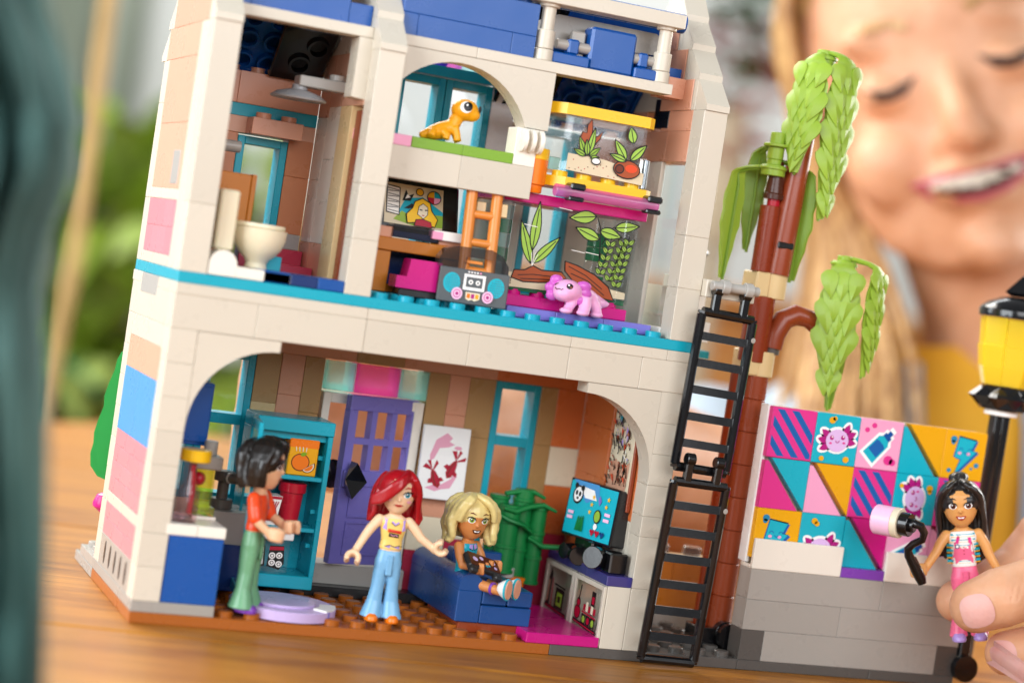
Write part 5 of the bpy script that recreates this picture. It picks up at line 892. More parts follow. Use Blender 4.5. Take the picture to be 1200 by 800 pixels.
for (bx, by, bz), nm, k in hubs:
    b = MB().use('leaf').cyl((bx, by, bz-3), 3.9, 3.4, seg=18).cyl((bx, by, bz+.4), 2.4, 1.8, seg=16).cyl((bx, by, bz-1.0), 4.4, 1.0, seg=18); part('frond_hub', b, palm)
    if k == 1: part('frond_hub', MB().use('leaf').cyl((bx, by, bz+2.2), 2.6, 4, seg=16).cyl((bx, by, bz+6.2), 4.2, 1, seg=18).cyl((bx, by, bz+7.2), 2.4, 3.6, seg=16), palm)
frond((205.3, 17.5, 193.8), fa-.6, 36, 5.6, 14.2, lean=3.5, rows=7); frond((205.3, 17.5, 194.6), fa+1.0, 50, 8.4, 13.5, lean=-1, rows=10, tw=-.45)
frond((193.2, 17, 155.6), fa-1.75, 34, 11, 10, m='leaf', lean=0.5, rows=0, tw=-.75); frond((193.2, 17, 162.6), fa-2.5, 31, 7.5, 9, m='leafdark', rows=0, tw=-.5); frond((195.6, 17, 158), fa+1.9, 34, 10, 10, m='leafdark', rows=0, tw=.8)
frond((221.5, 13, 130), fa-.05, 40, 4.6, 15, rows=8); frond((221.5, 13, 131), fa+1.4, 34, 11.5, 10.5, rows=7, tw=-.6); frond((221.5, 13, 129), fa+2.6, 44, 5.4, 11, m='leafdark', rows=0)
palm.location.x -= 6.2*MM
# street lamp
lamp = thing('street_lamp', 'toy street lamp with yellow lantern and black post at the right of the mural', 'street lamp', (286, 14, P))
LX, LY = 283.6, 14
b = MB().use('shinyblack')
for a in range(4): b.cyl((LX+1.7*cos(a*pi/2+.5), LY+1.7*sin(a*pi/2+.5), P), 1.9, 86, seg=14)
b.cyl((LX, LY, P), 2.8, 86, seg=12); part('post', b, lamp); part('post_collar', MB().use('pure').cyl((LX, LY, 89.2), 5.4, 1.8, seg=22), lamp)
b = MB().use('shinyblack').cyl((LX, LY, 91), 7.8, 8, seg=8, ch=.4)
for a in range(8): b.lathe([(4.0, 0), (.2, 4.2)], (LX+7.2*cos(a*pi/4), LY+7.2*sin(a*pi/4), 95), (cos(a*pi/4), sin(a*pi/4), 0), 4)
part('lantern_base', b, lamp, flat=True)
b = MB().use('tyellow')
for a in range(8): t0, t1 = a*pi/4+.02, (a+1)*pi/4-.02; b.loft([[(LX+r*cos(q), LY+r*sin(q), z) for r, q in [(r0, t0), (r0, t1), (r0-1.4, t1), (r0-1.4, t0)]] for z, r0 in [(99.2, 8.0), (105, 9.8), (112, 11.0), (112.4, 10.6), (121.4, 11.4)]])
part('lantern_glass', b, lamp, flat=True); part('lantern_core', MB().use('pure').cyl((LX, LY, 99.2), 3.0, 21, seg=10), lamp)
part('lantern_cap', MB().use('shinyblack').lathe([(12.0, 0), (12.2, 2.2), (11.8, 3.2), (9.8, 5.0), (5.8, 6.8), (3.8, 7.2)], (LX, LY, 121.6), seg=32), lamp); part('finial', MB().use('shinyblack').lathe([(4, 0), (6.4, 1.2), (.2, 7.4)], (LX+.8, LY, 129), seg=4, axis='z'), lamp, flat=True)
solo('axle_pin', 'black pin with ring at the lower right corner of the grey wall', 'pin', MB().use('shinyblack').box(272.4, 276.4, -1, 3, 9, 18, .4).lathe([(2.4, 0), (4.4, 0), (4.4, 3.4), (2.4, 3.4)], (274.6, -2.6, 6.4), 'y', 24))
# ================================================================== toy figures
def limb(b, pts, r, seg=14): b.tube(pts, r, seg); [b.ball(p, q, 12, 8) for p, q in zip(pts, r if isinstance(r, (list, tuple)) else [r]*len(pts))]; return b
def clip_hand(b, w, d, up=(0, 0, 1), R=1.75, tr=.85):
    "toy clip hand: an open C at the wrist w, opening away along d"
    w = Vector(w); d = Vector(d).normalized(); u = Vector(up); u = (u-d*u.dot(d)).normalized(); s = d.cross(u); c = w+d*(R+.4)
    b.ball(w, 1.25, 12, 8)
    pts = [c+(d*cos(t)+s*sin(t))*R for t in [radians(50+i*26) for i in range(11)]]
    for o in (-1.0, -.35, .35, 1.0): b.tube([p+u*o for p in pts], tr, 8)
def headmesh(b, R, c):
    prof = [(-5.6, 1.3, 1.5, -.9), (-5.2, 2.1, 2.3, -.7), (-4.2, 3.1, 3.2, -.45), (-2.8, 3.95, 4.0, -.2), (-1, 4.6, 4.5, 0), (1, 4.85, 4.75, 0), (2.8, 4.6, 4.6, 0), (4.2, 3.7, 3.8, .1), (5.1, 2.4, 2.6, .2), (5.5, .9, 1, .2)]
    rings = []
    for z, a, d, y in prof: rings.append([c+R @ Vector((a*cos(t), y+d*sin(t), z)) for t in [2*pi*i/20 for i in range(20)]])
    b.loft(rings); b.ball(c+R @ Vector((0, -4.7, -1.2)), (.55, .6, .6), 10, 8)
def doll(name_label, loc, yaw, skin, parts_fn, head_yaw=0, head_pitch=0, armL=None, armR=None, scale=1.0, seated=False, face=None, hair=None, hairmat='hairred', tilt=0):
    t = thing('person', name_label, 'toy figure', tuple(loc), (Matrix.Rotation(radians(tilt), 3, -CW) if tilt else Matrix.Identity(3)) @ rotz(yaw))
    HR = rotz(head_yaw) @ rotx(head_pitch); hc = Vector((0, -.2, 38.2))
    b = MB(); headmesh(b, HR*1.06, hc); b.tube([(0, .2, 29), (0, 0, 34)], [1.9, 1.75], 14); b.loft([ell(0, 0, z, a, d, 18, 2.4) for z, a, d in [(20, 3.2, 2.0), (24, 2.9, 1.9), (28, 3.9, 2.1), (30.6, 3.9, 1.9), (31.6, 2.2, 1.5)]])
    for sgn, arm in ((-1, armL), (1, armR)):
        sh = Vector((sgn*4.5, 0, 29.8)); el, wr, hd = [Vector(q) for q in arm[:3]]; limb(b, [sh, sh*.45+el*.55+Vector((sgn*.25, 0, 0)), el, wr], [1.55, 1.5, 1.35, 1.15]); clip_hand(b, wr, hd, arm[3] if len(arm) > 3 else (0, 0, 1))
    if seated:
        for sx in (-2.1, 2.1): limb(b, [(sx, 0, 19), (sx*1.05, -8, 19.6), (sx*1.1, -16.4, 19.2)], [1.8, 1.7, 1.4])
    r = remesh(b, .3, 3); o = part('body', r, t, skin); bv = bvh_of(r)
    parts_fn(t, bv)
    f = MB(); p = Print(f, hc, HR @ Vector((1, 0, 0)), HR @ Vector((0, 0, 1)), bv, .05, .025)
    eye, brow, lip, opened, cheek = face
    for s in (-1, 1):
        u = 2.05*s; p.ellipse(u, .25, 1.1, .88, 'print_cloudwhite').ellipse(u+.08, .3, .72, .8, 'print_ink').ellipse(u+.08, .22, .6, .66, eye).ellipse(u+.08, .3, .34, .4, 'print_ink').ellipse(u-.12, .58, .2, .18, 'print_cloudwhite')
        p.line([(u-1.25*s*-1, .75), (u+.9*s, 1.05), (u+.1*s, 1.28), (u-.8*s, .95), (u-1.15*s, .35)], .3, 'print_ink').line([(u+1.1*s, .6), (u+1.6*s, 1.1)], .22, 'print_ink').line([(u-1.1*s, 2.0), (u-.1*s, 2.45), (u+1.3*s, 2.1)], .42, brow, taper=True)
        if cheek: p.ellipse(u*1.35, -1.7, .7, .4, cheek)
    if opened: p.poly([(-1.35, -2.5), (-.5, -2.45), (0, -2.55), (.5, -2.45), (1.35, -2.5), (.8, -3.35), (0, -3.65), (-.8, -3.35)], lip).poly([(-.9, -2.72), (.9, -2.72), (.55, -3.15), (-.55, -3.15)], 'print_cloudwhite')
    else: p.poly([(-1.25, -2.75), (-.4, -2.55), (0, -2.65), (.4, -2.55), (1.25, -2.75), (.6, -3.2), (0, -3.3), (-.6, -3.2)], lip).line([(-1.3, -2.78), (0, -2.92), (1.3, -2.78)], .14, 'print_inkbrown')
    part('face_print', f, t)
    hb_ = MB(); hair(hb_, lambda x, y, z: hc+HR @ Vector((x, y, z))*1.07); hr = remesh(hb_, .26, 1); part('hair', hr, t, hairmat, ang=60)
    if scale != 1: t.scale = (scale,)*3
    return t, HR, hc
def strand(b, K, pts, r0, r1=None, wav=0, n=9, ph=0):
    "smooth strand through control points (Catmull-Rom)"
    P_ = [Vector(q) for q in pts]; out = []
    for i in range(n+1):
        t = i/n*(len(P_)-1); k = min(int(t), len(P_)-2); u = t-k; a, q, c, d = P_[max(k-1, 0)], P_[k], P_[k+1], P_[min(k+2, len(P_)-1)]
        v = .5*((2*q)+(-a+c)*u+(2*a-5*q+4*c-d)*u*u+(-a+3*q-3*c+d)*u**3); v += Vector((cos(i*1.3+ph), sin(i*1.3+ph), 0))*wav; out.append(K(*v))
    r1 = r0*.45 if r1 is None else r1; b.tube(out, [r0+(r1-r0)*(i/n)**1.5 if i else r0*.7 for i in range(n+1)], 8)
def cap(b, K, s=1.0, back=.9, up=1.3):
    rings = []
    for j in range(9):
        t = -.55+j*(pi/2+.55)/8; rings.append([K(5.55*s*cos(t)*cos(q), back+5.3*s*cos(t)*sin(q), up+4.9*s*sin(t)) for q in [2*pi*i/20 for i in range(20)]])
    b.loft(rings)
def flare_legs(m, wide, shoe, shoe_m, top=21.0, skirt=False, crease=True):
    def fn(t, bv):
        b = MB(); b.loft([ell(0, .1, z, a, d, 20, 2.5) for z, a, d in [(15.2, 4.0, 2.6), (17.5, 4.1, 2.8), (19.5, 3.6, 2.5), (top, 3.35, 2.2)]])
        for s in (-1, 1): b.loft([ell(s*cx, cy, z, a, d, 18, 2.2) for z, cx, cy, a, d in [(1.0, 2.9+wide*.25, -.3, 2.3+wide, 2.6+wide*.8), (2.4, 2.8+wide*.2, -.2, 2.1+wide*.85, 2.4+wide*.6), (6, 2.5, 0, 1.9+wide*.35, 2.1), (10, 2.2, 0, 1.9, 2.1), (14, 2.0, 0, 2.1, 2.4), (17, 1.9, .1, 2.1, 2.5)]])
        part('trousers', remesh(b, .3, 3), t, m)
        q = MB().use(m).box(-1.0, 1.0, -3.05, -2.2, 13.6, 19.8, .5); part('front_panel', q, t)
        for s in (-1, 1): part('shoe', MB().use(shoe_m).loft([ell(s*(2.9+wide*.25), cy, z, a, d, 16, 2.4) for z, cy, a, d in [(0, -1.6, 1.9, 3.0), (.5, -1.6, 2.0, 3.2), (1.4, -1.5, 1.9, 3.0), (2.2, -1.2, 1.4, 2.2)]]), t)
        shoe(t) if shoe else None
    return fn
def top_mesh(t, m, z0=20.6, z1=31.2, sleeves=None, grow=.22):
    b = MB(); b.loft([ell(0, 0, z, a+grow, d+grow, 22, 2.4) for z, a, d in [(z0, 3.25, 2.15), (z0+.6, 3.2, 2.1), (24, 2.95, 2.0), (27, 3.6, 2.35), (29.4, 4.0, 2.2), (30.8, 3.4, 1.8), (z1, 2.2, 1.6)]])
    if sleeves:
        for pts, r in sleeves: limb(b, pts, r)
    r = remesh(b, .28, 2); part('top', r, t, m); return bvh_of(r)
def tprint(t, bv, z=26): f = MB(); return f, Print(f, (0, 0, z), (1, 0, 0), (0, 0, 1), bv, .05, .03)
# --- red haired figure
def red_parts(t, bv):
    flare_legs('jeans', 1.0, None, 'orange')(t, bv); tv = top_mesh(t, 'butter', 21.4, 30.4); f, p = tprint(t, tv)
    p.poly([(-3.2, 4.6), (-2.2, 4.6), (-2.3, 1), (-3.4, 1.4)], 'print_lavender').poly([(3.2, 4.6), (2.2, 4.6), (2.3, 1), (3.4, 1.4)], 'print_lavender').line([(-3.3, -3.8), (-2, -4.2), (-.8, -3.7), (.6, -4.2), (2, -3.8), (3.2, -4.1)], .8, 'print_lavender').line([(-3.3, -3.3), (-2, -3.7), (-.8, -3.2), (.6, -3.7), (2, -3.3), (3.2, -3.6)], .2, 'print_ink')
    p.line([(-1.6, 4.8), (-.9, 3.6), (0, 2.9), (.9, 3.6), (1.6, 4.8)], .5, 'print_lavender').line([(-1.9, 4.8), (-1.1, 3.3), (0, 2.5), (1.1, 3.3), (1.9, 4.8)], .16, 'print_ink').poly([(-1.9, 1.6), (2.0, 1.2), (2.0, .3), (-1.9, .6)], 'print_tomato').poly([(-1.5, .45), (1.4, .2), (1.4, -.9), (-1.5, -.7)], 'print_ink').line([(-1.1, 0), (-.3, -.4), (.5, -.1), (1.1, -.5)], .22, 'print_pinkink').line([(-1.5, 1.1), (-.6, .8), (.4, 1), (1.5, .7)], .2, 'print_redink')
    part('shirt_print', f, t)
def red_hair(b, K):
    cap(b, K, 1.02); rr = random.Random(3)
    for k in range(10):
        a = k/9; strand(b, K, [(2.4-a*.4, .8-a*1.8, 5.9), (.6-a*.4, -4.2-a*1.2, 4.9-a*1.6), (-2.0-a*.2, -5.9, 3.2-a*2.6), (-4.8, -5.2, .6-a*2.6), (-7.4, -3.6, -1.4-a*1.8)], 1.25, .7)
    for k in range(6): a = k/5; strand(b, K, [(1.6, .6, 6.0), (3.6, -3.0+a*3, 4.6), (5.5, -2.2+a*3, 1.2), (5.9, -1+a*3, -3), (6.4+sin(k), .4+a*2, -7), (5.2, 1+a, -10.6)], 1.25, .6)
    for k in range(11): a = k/10; x = -5.4+10.4*a; strand(b, K, [(x*.6, 3.4, 4.6), (x*1.05, 5.2-abs(x)*.25, 0), (x*1.2, 4.4-abs(x)*.2, -5), (x*1.15-(1 if x < 0 else -1)*.4, 3.6, -9.4-(k % 2))], 1.5, .8)
    for k in range(4): strand(b, K, [(-4.8, 1+k*.6, 1), (-6.2, .6+k*.6, -3), (-6.0, k*.5, -6), (-7.2+k*.3, .4, -8.6)], 1.2, .6)
doll('red haired toy figure in yellow top and flared blue jeans beside the sofa', Vector((76, 8.4, 4.9)), -6, 'skinB', red_parts, head_yaw=-6, head_pitch=3,
     armL=[(-8.2, -.8, 24.6), (-11.0, -2.4, 19.6), (-.25, -.5, -.9), (-.2, -.9, .4)], armR=[(8.6, -.8, 25.6), (13.2, -1.4, 22.6), (.75, -.35, .45), (0, -1, 0)], face=('print_azure', 'print_redink', 'print_lipred', False, 'print_pinkink'), hair=red_hair, hairmat='hairred')
# --- dark haired woman in profile
def wom_parts(t, bv):
    flare_legs('sage', 1.3, None, 'purple')(t, bv); tv = top_mesh(t, 'tomato', 21.2, 30.8, sleeves=[([(-4.6, 0, 29.8), (-5.6, -.8, 27.4), (-6.0, -1.6, 25.0)], [1.8, 1.85, 1.8]), ([(4.6, 0, 29.8), (5.6, -.8, 27.4), (6.0, -1.6, 25.0)], [1.8, 1.85, 1.8])]); f, p = tprint(t, tv)
    p.poly([(-1.3, 5), (1.3, 5), (0, 2.6)], 'print_nougat').line([(-1.6, 5), (0, 2.4), (1.6, 5)], .3, 'print_azure').line([(0, 2.4), (.2, -1)], .22, 'print_inkbrown').line([(-3, -3.6), (0, -3.3), (3, -3.6)], .7, 'print_green').ellipse(.8, 1.4, .4, .4, 'print_azure').line([(.9, 1), (1.1, -.6)], .35, 'print_lavender')
    part('shirt_print', f, t)
def wom_hair(b, K):
    cap(b, K, 1.06); rr = random.Random(5)
    for k in range(13):
        a = k/12; s = -1 if k % 2 else 1; strand(b, K, [(1.2, .4, 6.4), (s*3.2, -2.8+a*4, 5.6), (s*(5.6+.3*sin(k)), -2.2+a*4.6, 2.2), (s*(5.9+.5*cos(k*2)), -1.6+a*4.8, -1.6), (s*(5.0+.6*sin(k*3)), -1.4+a*4.4, -4.8)], 1.35, .85, .15, ph=k)
    for k in range(10): a = k/9; x = -5+10*a; strand(b, K, [(x*.5, 3, 5.8), (x*1.0, 5.9-abs(x)*.25, 2.6), (x*1.1, 5.9-abs(x)*.3, -1.5), (x, 4.8-abs(x)*.15, -5.2)], 1.6, 1.0, .2, ph=k)
    for k in range(6): a = k/5; strand(b, K, [(1.4-a*.6, .2, 6.6), (-1.2-a*2.4, -3.6, 5.6-a*.8), (-3.8-a*.8, -4.4+a, 3.6-a), (-5.2, -2.9+a, 1-a)], .95, .6)
    for k in range(5): a = k/4; strand(b, K, [(1.4, .2, 6.6), (3.0+a, -3.9+a, 5.4-a*.6), (4.8, -3.6+a, 3.0-a), (5.5, -2.6+a, .2)], 1.0, .7)
doll('dark haired toy figure in orange top and green trousers facing the refrigerator', Vector((34.2, 7.4, 4.9)), 58, 'skinA', wom_parts, head_yaw=4, head_pitch=-2,
     armL=[(-6.1, -2.0, 24.4), (-5.0, -5.6, 21.6), (.5, -.8, -.1), (0, 0, 1)], armR=[(6.1, -2.2, 24.6), (5.0, -6.6, 22.6), (-.3, -.9, .1), (0, 0, 1)], face=('print_inkbrown', 'print_inkbrown', 'print_lipred', False, None), hair=wom_hair, hairmat='hairblack', scale=1.1)
# --- blonde figure on the sofa
def blo_parts(t, bv):
    tv = top_mesh(t, 'azure', 20.4, 30.8); f, p = tprint(t, tv)
    p.poly([(-1.9, 4.8), (-.2, 4.6), (-.4, 3), (-2, 3.6)], 'print_lavender').poly([(1.9, 4.8), (.2, 4.6), (.4, 3), (2, 3.6)], 'print_lavender').line([(0, 4.4), (0, -4)], .2, 'print_ink').line([(-2, 3.4), (-.3, 2.8), (0, 4.4), (.3, 2.8), (2, 3.4)], .18, 'print_ink')
    for v in (2, .6, -.8, -2.2): p.ellipse(.5, v, .22, .22, 'print_ink', layer=False)
    part('shirt_print', f, t); b = MB(); b.loft([ell(0, 0, z, a, d, 18, 2.5) for z, a, d in [(17.2, 4, 2.9), (19, 4.1, 3), (21, 3.4, 2.3)]]); [limb(b, [(s*2.1, 0, 19), (s*2.15, -7.4, 19.4)], [2.15, 2.0]) for s in (-1, 1)]; part('shorts', remesh(b, .3, 2), t, 'navy')
    for s in (-1, 1):
        part('shoe', MB().use('paperwhite').loft([[(s*2.3+a*cos(q), y, 20.2+h*sin(q)) for q in [2*pi*i/16 for i in range(16)]] for y, a, h in [(-15.600000000000001, 1.5, 1.6), (-16.6, 1.9, 2.4), (-18.2, 2.0, 3.2)]]).use('aqua').loft([[(s*2.3+a*cos(q), y, 20.2+h*sin(q)) for q in [2*pi*i/16 for i in range(16)]] for y, a, h in [(-18.2, 2.1, 3.3), (-18.8, 2.1, 3.3)]]).use('nougat').loft([[(s*2.3+a*cos(q), y, 20.2+h*sin(q)) for q in [2*pi*i/16 for i in range(16)]] for y, a, h in [(-18.8, 1.8, 3.0), (-19.1, 1.6, 2.8)]]), t)
        part('sock', MB().use('purple').cyl((s*2.2, -12.6, 19.4), 1.95, .9, (0, -1, 0), 14), t)
def blo_hair(b, K):
    cap(b, K, 1.06, up=1.5)
    for s in (-1, 1):
        for k in range(8):
            a = k/7; strand(b, K, [(-.4, .6, 6.6), (s*3.0, -3.4+a*4.4, 5.8-a*.3), (s*(5.9), -2.8+a*4.8, 2.6), (s*(6.6+.5*sin(k*2)), -2.2+a*4.8, -1.4), (s*(5.8+.6*cos(k)), -2.0+a*4.4, -4.6), (s*(6.8), -1.6+a*3.8, -6.4-.6*(k % 2))], 1.45, 1.1, .32, 11, ph=k*1.7)
    for k in range(9): x = -5+10*k/8; strand(b, K, [(x*.5, 3, 6), (x*1.05, 6-abs(x)*.25, 2.6), (x*1.1, 6.1-abs(x)*.2, -2), (x, 5-abs(x)*.15, -6)], 1.7, 1.2, .35, ph=k)
    for k in range(5): a = k/4; strand(b, K, [(-.6, 0, 6.9), (1.8+a, -3.8, 5.9-a*.5), (3.9+a*.5, -4.5, 3.8-a), (5.2, -3.8, 1.2-a)], 1.1, .9)
    for k in range(5): a = k/4; strand(b, K, [(-.4, 0, 6.9), (-2.4-a, -3.8, 5.7-a*.5), (-4.4-a*.4, -3.9, 3.2-a), (-5.4, -3.2, .6-a)], 1.1, .9)
doll('blonde toy figure in teal shirt sitting on the sofa with a controller', Vector((103.6, 17.6, -1.8)), 34, 'skinC', blo_parts, head_yaw=-30, head_pitch=2, seated=True,
     armL=[(-5.4, -3.0, 24.6), (-3.2, -6.6, 24.4), (.2, -.95, .1), (0, 0, 1)], armR=[(5.4, -3.0, 24.8), (3.4, -6.8, 25.0), (-.2, -.95, .1), (0, 0, 1)], face=('print_lime', 'print_inkbrown', 'print_cocoa', True, None), hair=blo_hair, hairmat='hairblond')
t = thing('game_controller', 'dark brown game controller with round buttons held by the blonde figure', 'controller', (112, 8, 28))
b = MB().use('charcoal').box(-7.2, 7.2, -3.6, 3.6, -1.4, 1.2, .7).box(-7.2, -3.6, -6, -3, -1.4, 1.2, .7).box(3.6, 7.2, -6, -3, -1.4, 1.2, .7); b.use('cocoa').box(-6.6, 6.6, -3.2, 3.2, 1.1, 1.35, .1); p = Print(b, (0, 0, 1.35), (1, 0, 0), (0, 1, 0))
for u, v, r, c in [(-4, 0, 1.1, 'lilac'), (-.9, 1.3, .9, 'lilac'), (4, 1, 1.2, 'lilac'), (4.6, -1.6, .7, 'lilac'), (1, -.4, .6, 'redink'), (1.8, -1.4, .6, 'azure'), (.6, -2, .6, 'azure'), (-1, -1.8, .5, 'tomato')]: p.ellipse(u, v, r, r, 'print_'+c, layer=False)
part('pad', xf(b, Matrix.Translation((106.4, 10.4, 23.8)) @ Matrix.Rotation(radians(12), 4, 'Z') @ Matrix.Rotation(radians(14), 4, 'Y') @ Matrix.Rotation(radians(34), 4, 'X') @ Matrix.Scale(.86, 4)), t)
# --- girl figure with paint roller, held up in front of the mural
def rol_parts(t, bv):
    flare_legs('salmonpink', .35, None, 'lavender')(t, bv); tv = top_mesh(t, 'paperwhite', 20.8, 31.0); f, p = tprint(t, tv)
    for k in range(6): p.poly([(-4.6, 4.4-k*1.5), (4.6, 4.4-k*1.5), (4.6, 3.7-k*1.5), (-4.6, 3.7-k*1.5)], ['print_azure', 'print_gold'][0], layer=(k == 0)); p.poly([(-4.6, 3.6-k*1.5), (4.6, 3.6-k*1.5), (4.6, 3.3-k*1.5), (-4.6, 3.3-k*1.5)], 'print_gold', layer=False)
    p.poly([(-2.6, 1.9), (2.2, 1.9), (2.7, -1.6), (3.5, -3.4), (3.5, -5.2), (-3.5, -5.2), (-3.5, -3), (-2.8, -1.4)], 'print_salmonpink').line([(-2.6, 1.9), (2.2, 1.9), (2.7, -1.6), (3.4, -3)], .18, 'print_redink').line([(-1.9, 1.6), (-1.5, 3), (-1.2, 5)], .8, 'print_hotpink').line([(1.7, 1.6), (1.6, 3), (1.5, 5)], .8, 'print_hotpink').ellipse(-1.8, .8, .6, .6, 'print_navy').ellipse(-1.8, .8, .38, .38, 'print_cloudwhite').line([(-3, -3.2), (3, -3.2)], .16, 'print_redink').ellipse(.9, .4, .3, .3, 'print_cloudwhite')
    for v in (.6, -.4, -1.4): p.ellipse(-.1, v, .16, .16, 'print_redink', layer=False)
    part('shirt_print', f, t)
def rol_hair(b, K):
    cap(b, K, 1.04)
    for s in (-1, 1):
        for k in range(7): a = k/6; strand(b, K, [(.3*s, -.2, 6.6), (s*(2.2+a), -4.1+a*2.4, 5.6-a*.3), (s*4.9, -3.4+a*3.4, 3.0-a*.8), (s*5.6, -1.2+a*3, -1), (s*5.8, .6+a*2.4, -6), (s*(5.0+.3*k % 2), 2+a*1.4, -12-a*2)], .95, .75, .1, 12, ph=k)
    for k in range(11): x = -5+k; strand(b, K, [(x*.5, 3, 5.4), (x*1.05, 5.7-abs(x)*.25, 1), (x*1.15, 5-abs(x)*.2, -6), (x*1.1, 3.6, -14-(k % 3)*.6)], 1.4, .8)
    for k in range(9): a = k*2*pi/9; strand(b, K, [(1.7*cos(a), 1.2+1.7*sin(a), 5.9), (2.0*cos(a+.7), 1.2+2*sin(a+.7), 7.4), (.8*cos(a+1.6), 1.2+.8*sin(a+1.6), 8.2)], .8, .6)
doll('black haired toy figure in pink dungarees held by fingers before the mural', at(1136, 748, 650), -27, 'skinD', rol_parts, head_yaw=-6, head_pitch=0,
     armL=[(-7.8, -1.8, 25.4), (-11.6, -3.4, 20.8), (-.7, -.45, .1), (-.2, .2, 1)], armR=[(7.0, -.6, 23.8), (9.2, -1.2, 19.0), (.5, -.3, -.3), (0, -1, .3)], face=('print_inkbrown', 'print_ink', 'print_lipred', True, None), hair=rol_hair, hairmat='hairdark', scale=1.12, tilt=13)
t = thing('paint_roller', 'pink and white paint roller with bent black handle in front of the mural', 'paint roller', tuple(at(1050, 620, 640)))
D0, D1 = at(1030, 608, 641), at(1072, 616, 634); ax = (D1-D0).normalized(); L = (D1-D0).length
part('sleeve', MB().use('lightpink').lathe([(4.2, 0), (4.7, .5), (4.7, 6.6)], D0-ax*1.2, tuple(ax), 26), t); part('sleeve_end', MB().use('cream').cyl(D0+ax*5.4, 4.75, 2.2, tuple(ax), 26), t); part('hub', MB().use('shinyblack').cyl(D0+ax*7.6, 3.7, 3.2, tuple(ax), 22).cyl(D0+ax*10.6, 2.2, 1.6, tuple(ax), 16), t)
part('handle', MB().use('shinyblack').tube([at(1071, 613, 634), at(1079, 616, 633), at(1083, 624, 634), at(1081, 632, 635), at(1070, 637, 637), at(1064, 643, 638), at(1065, 650, 639), at(1070, 660, 640)], [1.3, 1.4, 1.3, 1.2, 1.2, 1.3, 1.5, 1.6], 12).tube([at(1068, 655, 640), at(1074, 668, 641), at(1079, 678, 642), at(1081, 684, 642)], [1.7, 1.8, 1.7, 1.3], 12), t)
# ================================================================== the girl behind the table
def skinmat(key, c1, c2):
    m = soft(key, c1, c2, 60, 0.5); b = m.node_tree.nodes['Principled BSDF']; b.inputs['Subsurface Weight'].default_value = .15; b.inputs['Subsurface Radius'].default_value = (.006, .0025, .0012); b.inputs['Subsurface Scale'].default_value = 1
    nt = m.node_tree; n = nt.nodes.new('ShaderNodeTexNoise'); n.inputs['Scale'].default_value = 900; n.inputs['Detail'].default_value = 4; bp = nt.nodes.new('ShaderNodeBump'); bp.inputs['Strength'].default_value = .25; bp.inputs['Distance'].default_value = .0004
    nt.links.new([x for x in nt.nodes if x.type == 'TEX_COORD'][0].outputs['Object'], n.inputs['Vector']); nt.links.new(n.outputs[0], bp.inputs['Height']); nt.links.new(bp.outputs[0], b.inputs['Normal']); return m
skinmat('girlskin', 'd19770', 'dfa985'); skinmat('nail', 'd99f96', 'e2aea4'); soft('girlhair', '8f6236', 'd0a86e', 40, .45, (8, 8, 1)); soft('girllash', '3a2014', '4a2a1a', 20, .6); soft('girllip', 'bc5560', 'c66670', 20, .35); soft('teeth', 'd8c8b4', 'e2d4c2', 20, .3)
soft('yellowshirt', 'd99a1c', 'e8b030', 12, .8); soft('denimshirt', '8496a6', 'a4b2be', 14, .85)
girl = thing('person', 'blonde smiling girl leaning over the table behind the toy house, out of focus', 'person', tuple(at(1113, 73, 1035)))
al = radians(16); Xh = CR*cos(al)+CU*sin(al); Zh = -CR*sin(al)+CU*cos(al); Yh = CW.copy()
HC = at(1110, 106, 1025); Yh = (HC-CP).normalized(); Xh = (Xh-Yh*Xh.dot(Yh)).normalized(); Zh = Xh.cross(Yh)
HM = Matrix((Xh, Yh, Zh)).transposed() @ rotx(-7) @ rotz(2)
G = lambda x, y, z: HC + HM @ Vector((x, y, z))
TT = lambda x, y, z: HC + CR*(x+4) + CW*y + CU*(z+14)
def GH(x, y, z):
    q = G(x, y, max(z, -60)); return q if z > -60 else q+(CU*.97+CR*.07)*(z+60)
b = MB()
prof = [(-92, 15, 15, -52), (-89, 26, 26, -46), (-81, 37, 38, -36), (-70, 49, 52, -25), (-50, 58, 66, -13), (-25, 63, 76, -4), (0, 67, 84, 2), (30, 70, 90, 6), (60, 66, 84, 8), (85, 48, 62, 10), (98, 20, 26, 12)]
b.loft([[G(a*cos(t), y+d*sin(t)*(.92 if sin(t) < 0 else 1), z) for t in [2*pi*i/40 for i in range(40)]] for z, a, d, y in prof])
b.ball(G(0, -80, -31), (11, 12, 9), 16, 12); b.ball(G(-9, -74, -33), (7, 8, 6)); b.ball(G(9, -74, -33), (7, 8, 6)); b.tube([G(0, -68, 5), G(0, -76, -14), G(0, -84, -28)], [8, 8.5, 9], 14)
for s in (-1, 1): b.ball(G(s*33, -52, -36), (25, 22, 22), 18, 14); b.ball(G(s*29, -64, -3), (15, 12, 10), 16, 12); b.ball(G(s*27, -60, 20), (22, 12, 8), 16, 12)
b.ball(G(0, -66, -84), (17, 15, 13), 16, 12); b.ball(G(0, -68, -58), (28, 15, 13), 16, 12)
b.tube([G(0, 6, -60), G(0, 14, -110), G(-4, 24, -150)], [44, 42, 48], 24)
headb = remesh(b, 3.0, 4)
b = MB(); S1, S2 = TT(-120, 30, -205), TT(120, 30, -205)
b.loft([[TT(a*cos(t), 30+d*sin(t), z) for t in [2*pi*i/28 for i in range(28)]] for z, a, d in [(-150, 50, 45), (-178, 100, 60), (-205, 128, 70), (-260, 130, 75), (-340, 120, 75), (-430, 118, 80)]])
elL = Vector((330, 250, 18)); b.tube([S1, (S1+elL)/2+Vector((-10, 10, -20)), elL], [42, 38, 34], 18)
